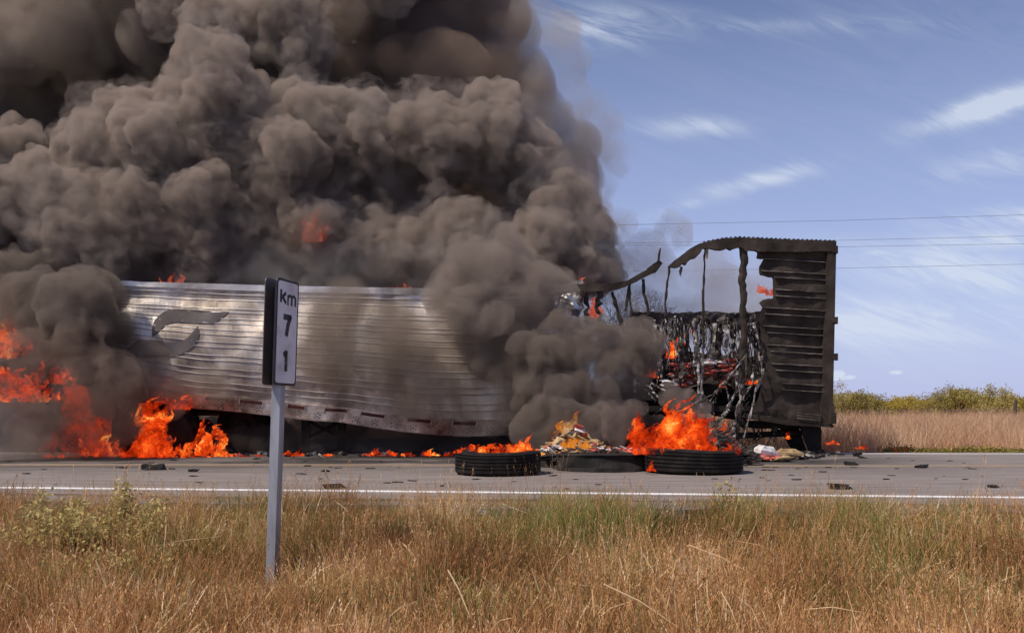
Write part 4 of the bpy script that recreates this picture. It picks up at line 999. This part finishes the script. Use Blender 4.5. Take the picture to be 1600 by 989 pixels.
def scatter(name, label, coll, pts, scl, rots, cat='grass'):
    me = bpy.data.meshes.new(name); me.from_pydata(pts, [], [])
    a = me.attributes.new('scl', 'FLOAT', 'POINT'); a.data.foreach_set('value', scl)
    a = me.attributes.new('rot', 'FLOAT_VECTOR', 'POINT'); a.data.foreach_set('vector', [q for r in rots for q in r])
    o = bpy.data.objects.new(name, me); COL.objects.link(o)
    g = bpy.data.node_groups.new(name, 'GeometryNodeTree')
    g.interface.new_socket('Geometry', in_out='INPUT', socket_type='NodeSocketGeometry'); g.interface.new_socket('Geometry', in_out='OUTPUT', socket_type='NodeSocketGeometry')
    t = NT(g); gi = t.n('NodeGroupInput'); go = t.n('NodeGroupOutput'); ip = t.n('GeometryNodeInstanceOnPoints'); ci = t.n('GeometryNodeCollectionInfo')
    ci.inputs['Collection'].default_value = coll; ci.inputs['Separate Children'].default_value = True; ci.inputs['Reset Children'].default_value = True
    ip.inputs['Pick Instance'].default_value = True
    n1 = t.n('GeometryNodeInputNamedAttribute', data_type='FLOAT'); n1.inputs['Name'].default_value = 'scl'
    n2 = t.n('GeometryNodeInputNamedAttribute', data_type='FLOAT_VECTOR'); n2.inputs['Name'].default_value = 'rot'
    t.l(gi.outputs[0], ip.inputs['Points']); t.l(ci.outputs[0], ip.inputs['Instance'])
    sc = t.n('ShaderNodeCombineXYZ')
    for i in range(3): t.l(n1.outputs[0], sc.inputs[i])
    t.l(sc.outputs[0], ip.inputs['Scale'])
    er = t.n('FunctionNodeEulerToRotation'); t.l(n2.outputs[0], er.inputs[0]); t.l(er.outputs[0], ip.inputs['Rotation'])
    t.l(ip.outputs[0], go.inputs[0])
    md = o.modifiers.new('grow', 'NODES'); md.node_group = g
    return props(o, label, cat, None, 'stuff')
def field(seed, n, dens, x0, x1, d0, d1, s0, s1, tilt=.12):
    rnd = random.Random(seed); pts = []; sc = []; ro = []; tries = 0
    while len(pts) < n and tries < n*12:
        tries += 1
        d = rnd.uniform(d0, d1); x = rnd.uniform(x0(d), x1(d))
        if rnd.random() > dens(x, d): continue
        pts.append((x, d, zprof(d, x)-.02)); sc.append(rnd.uniform(s0, s1)*(lin([5.8, 6.8, 7.4, 8.1], [1, .95, .75, .5], d+(8.78-near(x))) if d < 9 else 1)*(1+.42*noise.noise(Vector((x*1.3, d*1.3, 33))))*(1-.62*math.exp(-((x+1.68)**2/.05+(d-6.15)**2/.22)))); ro.append((rnd.gauss(0, tilt), rnd.gauss(0, tilt), rnd.random()*6.28))
    return pts, sc, ro
vx0 = lambda d: -.66*d-.6; vx1 = lambda d: .66*d+.6
nzf = lambda x, d, s, o_: noise.noise(Vector((x*s, d*s, o_)))
edge = lambda x, d: 0 if d > near(x)-.66 else (.35 if d > near(x)-1.0 else 1)
c_r = proto_coll('rusty_tuft', [blades(i, 22, .40, .13, .0062, .45, .55, .45) for i in range(10)], M['g_rust'])
c_p = proto_coll('pale_tuft', [blades(20+i, 12, .34, .13, .0125, 1.2, .3, .8) for i in range(10)], M['g_pale'])
c_g = proto_coll('green_tuft', [blades(40+i, 26, .34, .10, .007, .45, 0, .45) for i in range(5)], M['g_green'])
gp = lambda x, d: max(0, min(1, (nzf(x, d, 1.0, 5)+.05)*4))*(1 if d > 5.6 else .4)
clumps = [(P(950, 0, 6.9).x, 6.9, .42, 1), (P(905, 0, 7.3).x, 7.3, .3, .6), (P(1000, 0, 6.9).x, 7.0, .3, .7), (P(735, 0, 6.7).x, 6.9, .45, .5), (P(790, 0, 7.2).x, 7.3, .35, .5), (P(1165, 0, 7.2).x, 7.3, .35, .45), (P(1340, 0, 7.4).x, 7.4, .35, .6), (P(270, 0, 6.8).x, 6.8, .25, .8), (P(1560, 0, 5.6).x, 5.6, .4, .5), (P(855, 0, 7.6).x, 7.7, .3, .6), (P(1500, 0, 7).x, 7.1, .5, .4)]
def greend(x, d):
    g = max([math.exp(-((x-a)**2+(d-b)**2)/r**2)*s for a, b, r, s in clumps])
    return edge(x, d)*max(g, .08+.30*gp(x, d))
scatter('dry_grass', 'tall rusty dry grass covering the verge', c_r, *field(1, 6000, lambda x, d: edge(x, d)*(.75+.25*nzf(x, d, 1.3, 2))*(1-.6*greend(x, d)), vx0, vx1, 3.4, 8.4, .75, 1.35))
scatter('pale_grass', 'pale curled dead grass mixed into the verge', c_p, *field(2, 4800, lambda x, d: edge(x, d)*max(.10, min(1, .5+nzf(x, d, 1.3, 7)*2.2)), vx0, vx1, 3.4, 8.4, .7, 1.4, .3))
scatter('green_grass', 'green grass clumps growing through the dry verge', c_g, *field(3, 3600, greend, vx0, vx1, 4.5, 8.2, .8, 1.35))
c_t = proto_coll('tall_stem', [blades(60+i, 7, .62, .12, .0032, .18, 1, .2) for i in range(4)], M['g_rust'])
scatter('tall_grass_stems', 'thin tall seed stems rising over the verge', c_t, *field(4, 650, lambda x, d: edge(x, d)*max(.15, min(1, .4+nzf(x, d, 1.0, 11)*2)), vx0, vx1, 5.5, 8.2, .8, 1.3))
c_f = proto_coll('field_tuft', [blades(80+i, 30, .85, .24, .011, .6, .3, .65) for i in range(8)], M['g_field'])
fp_, fs_, fr_ = field(5, 5200, lambda x, d: (1 if d > 18.3 else .5)*(min(1, 26/d)), lambda d: -2+.1*d, lambda d: .64*d+2, 17.6, 44, .6, 1.05)
scatter('field_grass', 'dry pinkish tan grass filling the field beyond the road', c_f, fp_, fs_, fr_)
c_fl = proto_coll('low_plant', [None], M['l_ground']) if False else None
rnd = random.Random(8); lm = []
for i in range(4):
    mb = MB()
    for k in range(120): leaf(mb, Vector((rnd.gauss(0, .14), rnd.gauss(0, .10), abs(rnd.gauss(0, .06)))), .03, rnd)
    lm.append(mb)
c_l = proto_coll('low_plant', lm, M['l_ground'])
scatter('ground_cover', 'low green creeping plants along the far road edge', c_l, *field(6, 420, lambda x, d: 1, lambda d: 7.2, lambda d: 13, 16.75, 17.3, .35, .8), cat='plants')

# green grass clumps standing out of the verge
for k, (px, d, r_, n_, h_, lb) in enumerate([(945, 6.95, .30, 800, .60, 'darkest tall green grass clump in the verge, below the tyres'), (1000, 7.1, .26, 460, .46, 'green clump just right of the darkest tall one'), (885, 7.35, .20, 200, .36, 'lighter green clump just left of the darkest tall one'), (735, 7.0, .34, 420, .38, 'broad low green clump below the lone left tyre'), (800, 7.2, .28, 420, .40, 'green clump between the broad low one and the darkest tall one'), (1165, 7.3, .26, 200, .34, 'green clump below the charred rear side'), (1340, 7.1, .32, 440, .40, 'pale green clump below the largest road scrap'), (272, 7.0, .16, 170, .34, 'green clump right of the leafy weed'), (1500, 6.6, .34, 220, .30, 'green clump near the right edge by the turquoise litter'), (1120, 6.3, .3, 160, .28, 'small green clump low in the verge, right of the longest pale stalk'), (560, 7.2, .25, 150, .28, 'thin green clump right of the sign post'), (1570, 5.7, .3, 160, .3, 'green clump in the lower right corner')]):
    x = P(px, 0, d).x; mb = blades(900+k, n_, h_, r_, .009, .55, 0, .45); mb.v = [(v[0]+x, v[1]*.8+d, v[2]+zprof(d, x)) for v in mb.v]
    mb.obj('grass_clump', M['g_green'], label=lb, cat='grass clump', group='green grass clumps in the verge')
# pale stalks lying across the grass
rnd = random.Random(14)
stalks = [((215, 860), (345, 838)), ((523, 782), (553, 812)), ((1076, 851), (1180, 900)), ((943, 912), (1060, 980)), ((765, 985), (800, 965)), ((1127, 925), (1155, 985)), ((260, 820), (255, 880)), ((700, 890), (735, 965)), ((1258, 952), (1345, 956)), ((568, 803), (590, 835)), ((785, 787), (865, 825)), ((650, 940), (600, 970)), ((1150, 845), (1220, 865)), ((880, 830), (925, 850))]
SL = ['nearly level pale stalk between the leafy weed and the sign post', 'short pale stalk by the road edge right of the sign post', 'long pale stalk sloping down right of the green clump', 'longest pale stalk, below the green clump', 'short pale stalk at the bottom edge, middle of the photo', 'upright bent stalk at the bottom edge below the right tyre', 'upright pale stalk beside the leafy weed', 'steep pale stalk in the middle of the verge', 'level pale stalk near the bottom right', 'short steep stalk just under the road edge, middle left',
      'pale stalk sloping down under the lone left tyre', 'short low stalk left of the bottom middle', 'pale stalk right of the green clump, just under the right tyre', 'short pale stalk just left of the green clump']
for i, (a, b) in enumerate(stalks):
    ya = max(a[1], b[1]); d = min(7.6, 1.22*F/(ya-H+25)) if ya > 0 else 6
    mb = MB(); A = P(*a, d); B_ = P(*b, d-.15); mid_ = (A+B_)/2+Vector((0, 0, .02)); mb.tube([A, mid_, B_], [.004, .0035, .002], 5)
    mb.obj('dry_stalk', M['g_pale'], label=SL[i], cat='plant stalk', group='pale stalks lying across the verge grass')
# leafy weeds at the left
def weed(px, d, h, wid, n, seed, label, stems=9):
    rnd = random.Random(seed); e = empty('leafy_weed', (P(px, 0, d).x, d, zprof(d, P(px, 0, d).x)), label=label, cat='weed'); st = MB(); lf = MB()
    for k in range(stems):
        a = rnd.random()*6.28; r = wid*rnd.uniform(.2, 1); hh = h*rnd.uniform(.6, 1.05)
        pts = [e.location+Vector((rnd.gauss(0, .05), rnd.gauss(0, .05), 0))]
        for q in (.35, .7, 1): pts.append(e.location+Vector((math.cos(a)*r*q+rnd.gauss(0, .02), math.sin(a)*r*.6*q, hh*(q**.8))))
        st.tube(pts, [.005, .004, .003, .002], 4)
        for i in range(n//stems):
            q = rnd.uniform(.35, 1); j = min(2, int(q*3)); p = pts[j].lerp(pts[j+1], q*3-j) if j < 3 else pts[-1]
            leaf(lf, p+Vector((rnd.gauss(0, .04), rnd.gauss(0, .04), rnd.gauss(0, .035))), rnd.uniform(.012, .026), rnd, 0, .9)
    st.obj('stem', M['g_pale'], e); lf.obj('foliage', M['l_weed'], e); return e
weed(140, 6.8, .60, .66, 5200, 1, 'bushy pale yellow green weed spreading at the left of the verge', 34)
weed(85, 7.5, .45, .35, 1100, 2, 'low weed at the far left beside the white line', 12)
weed(165, 6.3, .40, .45, 1800, 4, 'low leafy weed in front of the bushy pale one', 16)
weed(197, 7.3, .62, .16, 800, 3, 'tall upright weed whose tip rises above the white line', 6)
weed(1140, 7.5, .36, .15, 160, 5, 'small tufted weed by the road edge under the right tyre', 8)

# ================================================================== FIRES
flames('fire', 'fire blazing at the left edge of the photo beside the cab end', [(-20, 95, 628, 95, 14.6, 40), (-10, 45, 560, 100, 15.0, 18), (20, 120, 600, 55, 14.6, 18)], 'fire', 1)
flames('fire', 'dark red fire and added smoke glow between the left edge and the flaming wheel', [(60, 210, 712, 190, 15.9, 26), (95, 190, 640, 110, 16.2, 12), (60, 230, 715, 70, 15.5, 22)], 'fire_red_glow', 2)  # dim emissive tongues also stand in for firelight reddening the smoke
flames('fire', 'tall bright fire column left of the burning wheel', [(205, 262, 716, 110, 15.0, 26), (222, 300, 716, 60, 15.1, 18), (215, 240, 660, 60, 15.1, 8), (262, 296, 640, 50, 15.2, 7), (120, 205, 716, 75, 15.2, 18)], 'fire', 3)
flames('fire', 'fire licking the wheel guard and fender band', [(300, 352, 712, 62, 15.2, 16), (285, 325, 700, 50, 15.9, 14)], 'fire', 4)
flames('fire', 'low strip of fire along the road under the tractor', [(60, 310, 716, 14, 14.9, 80), (300, 420, 714, 8, 15.1, 20)], 'fire', 5)
for k, (a, b, n, h) in enumerate([(440, 476, 12, 14), (505, 520, 4, 7), (570, 620, 16, 17), (626, 650, 8, 10), (660, 684, 8, 12), (690, 712, 6, 10)]):
    flames('small_fire', ['small flames under the trailer just right of the sign post', 'tiniest flame under the middle of the trailer', 'widest of the small fires under the silver side', 'small fire right of the widest one under the trailer', 'small fire just left of the low flames reaching the left tyre', 'low flames reaching the left tyre from behind'][k], [(a, b, 712, h, 15.0, n)], 'fire', 20+k, 'small fires along the road under the trailer')
flames('tyre_fire', 'low ragged fire on top of the lone left tyre', [(708, 842, 708, 22, 11.25, 44), (795, 835, 706, 30, 11.3, 8)], 'fire', 6)
flames('tyre_fire', 'tallest fire, billowing orange over the right tyre', [(990, 1155, 710, 48, 11.4, 64), (985, 1115, 706, 115, 11.7, 46), (1020, 1085, 690, 100, 11.9, 20), (975, 1010, 712, 70, 12.2, 8), (988, 1010, 690, 70, 12.0, 8), (1060, 1110, 680, 40, 12.0, 14)], 'fire', 7)
flames('small_fire', 'small drip of flame on the left edge of the tyre with the tallest fire', [(1012, 1020, 736, 36, 10.85, 3)], 'fire', 27)
flames('fire', 'yellow fire over the heap of burning packages', [(848, 945, 714, 36, 12.7, 54), (864, 888, 700, 80, 13.3, 12), (875, 925, 700, 26, 12.5, 26)], 'fire_yellow', 8)
flames('fire', 'fire burning in the wreckage beneath the torn wall', [(1100, 1150, 700, 42, 14.4, 18), (1110, 1150, 694, 22, 13.6, 12), (1068, 1100, 665, 18, 16.0, 6), (1125, 1132, 605, 22, 16.0, 3)], 'fire', 9)
for k, (r_, lb) in enumerate([((1042, 1054, 560, 34, 16.2, 12), 'flame behind the hanging strands at the left of the cargo'), ((1060, 1067, 545, 30, 16.4, 9), 'flame in the leftmost hole of the far wall'), ((1006, 1026, 590, 20, 16.2, 15), 'flame at the lower left corner of the torn opening'), ((1166, 1184, 600, 12, 16.2, 15), 'low flame under the right end of the cargo'), ((1230, 1233, 686, 26, 15.5, 4), 'single small flame hanging below the charred rear side')]):
    flames('small_fire', lb, [r_], 'fire', 30+k, 'small fires inside the torn rear')
flames('fire', 'fire seen through the hole in the charred side panel', [(1184, 1198, 458, 26, 17.6, 10), (1196, 1212, 462, 26, 17.6, 8)], 'fire_far', 11)
flames('fire', 'orange flame glowing through smoke high above the silver side', [(476, 504, 378, 72, 16.35, 14)], 'fire_far', 12)
flames('fire', 'faint flames rising over the front top edge of the trailer', [(248, 290, 448, 32, 15.9, 12)], 'fire_far', 13)
flames('fire', 'faint flames over the middle top edge of the trailer', [(595, 645, 456, 20, 16.0, 10)], 'fire_far', 14)
flames('fire', 'small red flame at the torn roof rail', [(896, 912, 445, 22, 16.1, 6), (915, 932, 500, 45, 16.2, 8)], 'fire_far', 15)
flames('grass_fire', 'small orange grass fire at the far road edge', [(1394, 1424, 706, 13, 17.2, 14)], 'fire', 16, 'grass fires beyond the road')
flames('grass_fire', 'faint grass fire near the charred rear end', [(1290, 1310, 694, 9, 17.9, 7)], 'fire', 17, 'grass fires beyond the road')
flames('grass_fire', 'grass fire between the rear end and the road edge flames', [(1338, 1356, 701, 9, 17.6, 7)], 'fire', 18, 'grass fires beyond the road')

# ================================================================== SMOKE
sm_main = smoke_mat('smoke_billow', (.60, .49, .415), .5, 9, 2.2, .39, .64)
sm_halo = smoke_mat('smoke_halo', (.50, .42, .37), 0, 2.4, 3.2, .47, .70)
sm_back = smoke_mat('smoke_brown_column', (.36, .265, .205), .3, 2.2, .5, .38, .68)
sm_dark = smoke_mat('smoke_black_puff', (.37, .30, .255), .5, 9, 2.6, .40, .64)
sm_thin = smoke_mat('smoke_thin_veil', (.62, .56, .52), .0, .85, .9, .40, .66)
sm_veil = smoke_mat('smoke_brown_veil', (.42, .34, .28), .0, 2.0, 1.0, .42, .62, (1.3, 1, .7))
PL = [
    (340, 130, 62, 17), (315, 165, 45, 16.8), (430, 50, 60, 18), (465, 90, 40, 17.8), (300, 30, 55, 18), (345, 60, 30, 18), (170, 245, 62, 17), (235, 215, 62, 17), (265, 270, 80, 16.8), (350, 240, 90, 17), (450, 240, 82, 17), (510, 205, 40, 17), (560, 205, 42, 17), (590, 240, 60, 17), (660, 215, 52, 17), (700, 245, 50, 17), (765, 215, 52, 17), (820, 245, 40, 17.2), (640, 270, 55, 17.2),
    (20, 330, 75, 16.5), (80, 330, 70, 16.4), (150, 370, 75, 16.4), (250, 340, 90, 17), (370, 345, 90, 17), (480, 330, 70, 17.3), (200, 400, 70, 16.6), (290, 400, 60, 17), (380, 420, 60, 17.3), (470, 410, 60, 17.4), (530, 375, 55, 16.8), (590, 400, 50, 16.8), (640, 385, 52, 16.8), (720, 390, 58, 16.8), (800, 350, 30, 16.9), (845, 335, 52, 17), (890, 370, 50, 17), (915, 425, 42, 17), (850, 400, 70, 16.8), (780, 425, 60, 16.6),
    (560, 440, 40, 17.6), (660, 440, 45, 17.5), (-60, 300, 100, 17), (-70, 430, 90, 16.5), (20, 250, 40, 17)]
smoke('smoke_plume', 'thick grey brown smoke billowing up from the burning trailer', PL, .038, sm_main, 3)
smoke('smoke_halo', 'thin torn wisps around the billowing smoke', [(x, y-4, r*1.12, d-.1) for x, y, r, d in PL], .07, sm_halo, 4, amps=(.4, .28, .16, .08), sec=16)
smoke('smoke_veil', 'pale haze drifting along the top edge of the silver side', [(330+i*45, 430+(i % 2)*10, 40, 16.2) for i in range(9)], .07, smoke_mat('smoke_top_veil', (.66, .60, .57), 0, 1.2, 1.2, .40, .66), 24)
smoke('smoke_veil', 'dark smoke blowing across the fires at the left', [(40, 560, 40, 14.1), (100, 640, 45, 14.1), (160, 600, 45, 14.2), (190, 660, 30, 14.4), (60, 690, 35, 14.1), (130, 560, 35, 14.2), (10, 490, 40, 14.5), (150, 700, 25, 14.3)], .06, smoke_mat('smoke_fire_veil', (.36, .27, .22), 0, 2.3, 2.2, .42, .62), 25)
smoke('smoke_puff', 'dark smoke puff hanging in front of the middle of the silver side', [(735, 440, 55, 15.0), (790, 430, 55, 15.0), (700, 470, 34, 14.9), (760, 490, 62, 14.9), (830, 460, 55, 15.0), (720, 520, 30, 14.9), (770, 545, 42, 14.9), (815, 520, 45, 14.9)], .04, smoke_mat('smoke_soft_puff', (.48, .395, .34), .1, 5.5, 1.6, .42, .66), 5, amps=(.2, .12, .06, .03))
smoke('smoke_puff', 'black smoke bubble rising from the burning heap and tyres', [(850, 560, 42, 14.4), (890, 570, 60, 14.3), (850, 610, 40, 14.2), (900, 630, 55, 14.0), (935, 555, 42, 14.3), (985, 535, 38, 14.4), (965, 580, 45, 14.2), (930, 610, 45, 14), (860, 660, 42, 13.6), (920, 670, 36, 13.4), (1000, 560, 26, 14.4)], .035, sm_dark, 6, amps=(.16, .10, .06, .03), scs=(1.1, 2.6, 6, 12))
smoke('smoke_puff', 'small dark smoke ball beside the tallest fire', [(965, 655, 26, 12.6), (985, 640, 20, 12.6), (958, 680, 20, 12.5), (1075, 632, 22, 12.3), (1050, 622, 18, 12.4), (1092, 650, 20, 12.2)], .025, sm_dark, 7, amps=(.06, .05, .03), scs=(2, 4.5, 9))
smoke('smoke_bank', 'grey smoke rolling over the front end at the left', [(105, 480, 62, 14.9), (142, 510, 50, 14.8), (60, 470, 45, 15.2), (85, 520, 45, 14.9), (150, 562, 40, 14.9), (125, 455, 38, 15), (155, 470, 26, 14.8), (20, 440, 60, 15.5), (180, 605, 35, 15.2)], .04, sm_dark, 8, amps=(.2, .12, .06, .03))
smoke('smoke_bank', 'pale low smoke drifting along the road at the left edge', [(-50, 660, 60, 14.4), (10, 672, 40, 14.4), (50, 695, 22, 14.3), (-20, 700, 45, 14.2)], .06, smoke_mat('smoke_low', (.5, .45, .42), .0, .9, 1.1, .38, .66), 9)
smoke('smoke_bank', 'dark smoke behind the fires at the front end of the trailer', [(x, y, 55, 17.2+rr) for x, y, rr in [(-60, 470, 0), (0, 500, .4), (70, 540, 0), (-40, 580, .2), (40, 600, 0), (110, 600, .3), (150, 640, .1), (60, 660, 0), (-30, 660, .3), (110, 680, 0), (190, 680, .4), (-80, 700, 0), (10, 700, .2)]], .06, sm_dark, 19)
smoke('smoke_column', 'smooth dark brown smoke column rising behind the billows', [(60, 60, 170, 21), (200, 60, 150, 21), (350, 60, 150, 21), (480, 60, 150, 21), (600, 60, 150, 21), (700, 60, 120, 21), (745, 30, 90, 20.5), (780, 150, 100, 20.5), (830, 210, 80, 20), (860, 280, 75, 20), (830, 340, 90, 19.6), (60, 220, 120, 20.5), (200, 170, 140, 21), (350, 220, 150, 20.5), (500, 220, 150, 20.5), (650, 220, 150, 20.5), (500, 340, 140, 20), (650, 340, 130, 20), (300, 380, 120, 19.6), (100, 400, 150, 19), (-120, 100, 200, 21), (-150, 350, 180, 20), (300, -150, 200, 21), (550, -150, 190, 21), (80, -150, 200, 21), (720, -120, 110, 21), (540, 460, 90, 19.5), (700, 460, 100, 19.5), (820, 440, 100, 19), (745, 315, 80, 18.6), (690, 320, 60, 18.6)], .09, sm_back, 10, amps=(.35, .08, .03), scs=(.35, 1.2, 3), sec=8)
smoke('smoke_bank', 'soft tan brown smoke at the upper left corner of the sky', [(30, 50, 110, 18.6), (140, 20, 100, 18.6), (240, 70, 60, 18.4), (-20, 150, 80, 18.4), (110, 110, 50, 18.5), (200, -40, 90, 18.6), (-90, 60, 120, 18.6), (560, -30, 70, 18.8)], .07, smoke_mat('smoke_tan', (.56, .46, .385), .1, 3.0, .9, .38, .66), 28, amps=(.35, .2, .1, .04))
smoke('smoke_veil', 'thin grey smoke fringe on the right side of the column', [(870, 120, 50, 19.5), (900, 190, 60, 19.5), (915, 260, 55, 19.5), (905, 330, 50, 19), (850, 60, 50, 19.8), (930, 390, 45, 18.5)], .09, sm_thin, 11, amps=(.3, .15, .05))
smoke('smoke_veil', 'thin grey smoke drifting behind the open rear frame', [(960, 440, 60, 20), (1020, 470, 60, 20.5), (1090, 480, 60, 20.5), (1150, 470, 60, 20.5), (1200, 450, 45, 20), (1060, 540, 70, 20), (1150, 540, 70, 20), (960, 520, 60, 19.5), (1120, 420, 40, 20.5), (1200, 520, 50, 20), (1050, 370, 30, 21), (1000, 400, 40, 20.5)], .09, smoke_mat('smoke_rear_veil', (.6, .54, .52), .05, 1.3, .7, .40, .64), 12, amps=(.3, .15, .05))
smoke('smoke_veil', 'brown smoke shadowing parts of the silver side', [(520, 500, 60, 14.9), (560, 570, 55, 14.9), (500, 560, 40, 14.9), (620, 520, 50, 14.9), (680, 560, 60, 14.9), (740, 600, 60, 14.9), (800, 620, 60, 14.8), (640, 620, 40, 14.9), (850, 640, 50, 14.7), (470, 500, 30, 14.9), (200, 620, 45, 15), (235, 560, 40, 15.0), (270, 610, 35, 15), (320, 600, 30, 15)], .06, sm_veil, 13, amps=(.2, .1, .05))
smoke('smoke_underside', 'dark smoke filling the space under the trailer', [(x, 690, 40, 17.6) for x in range(200, 1000, 45)]+[(x, 690, 26, 15.9) for x in range(330, 860, 40)]+[(x, 660, 40, 18.6) for x in range(100, 1020, 50)], .08, smoke_mat('smoke_under', (.26, .215, .19), .9, 3.8, 1.2), 14, amps=(.1, .08, .04), sec=6)
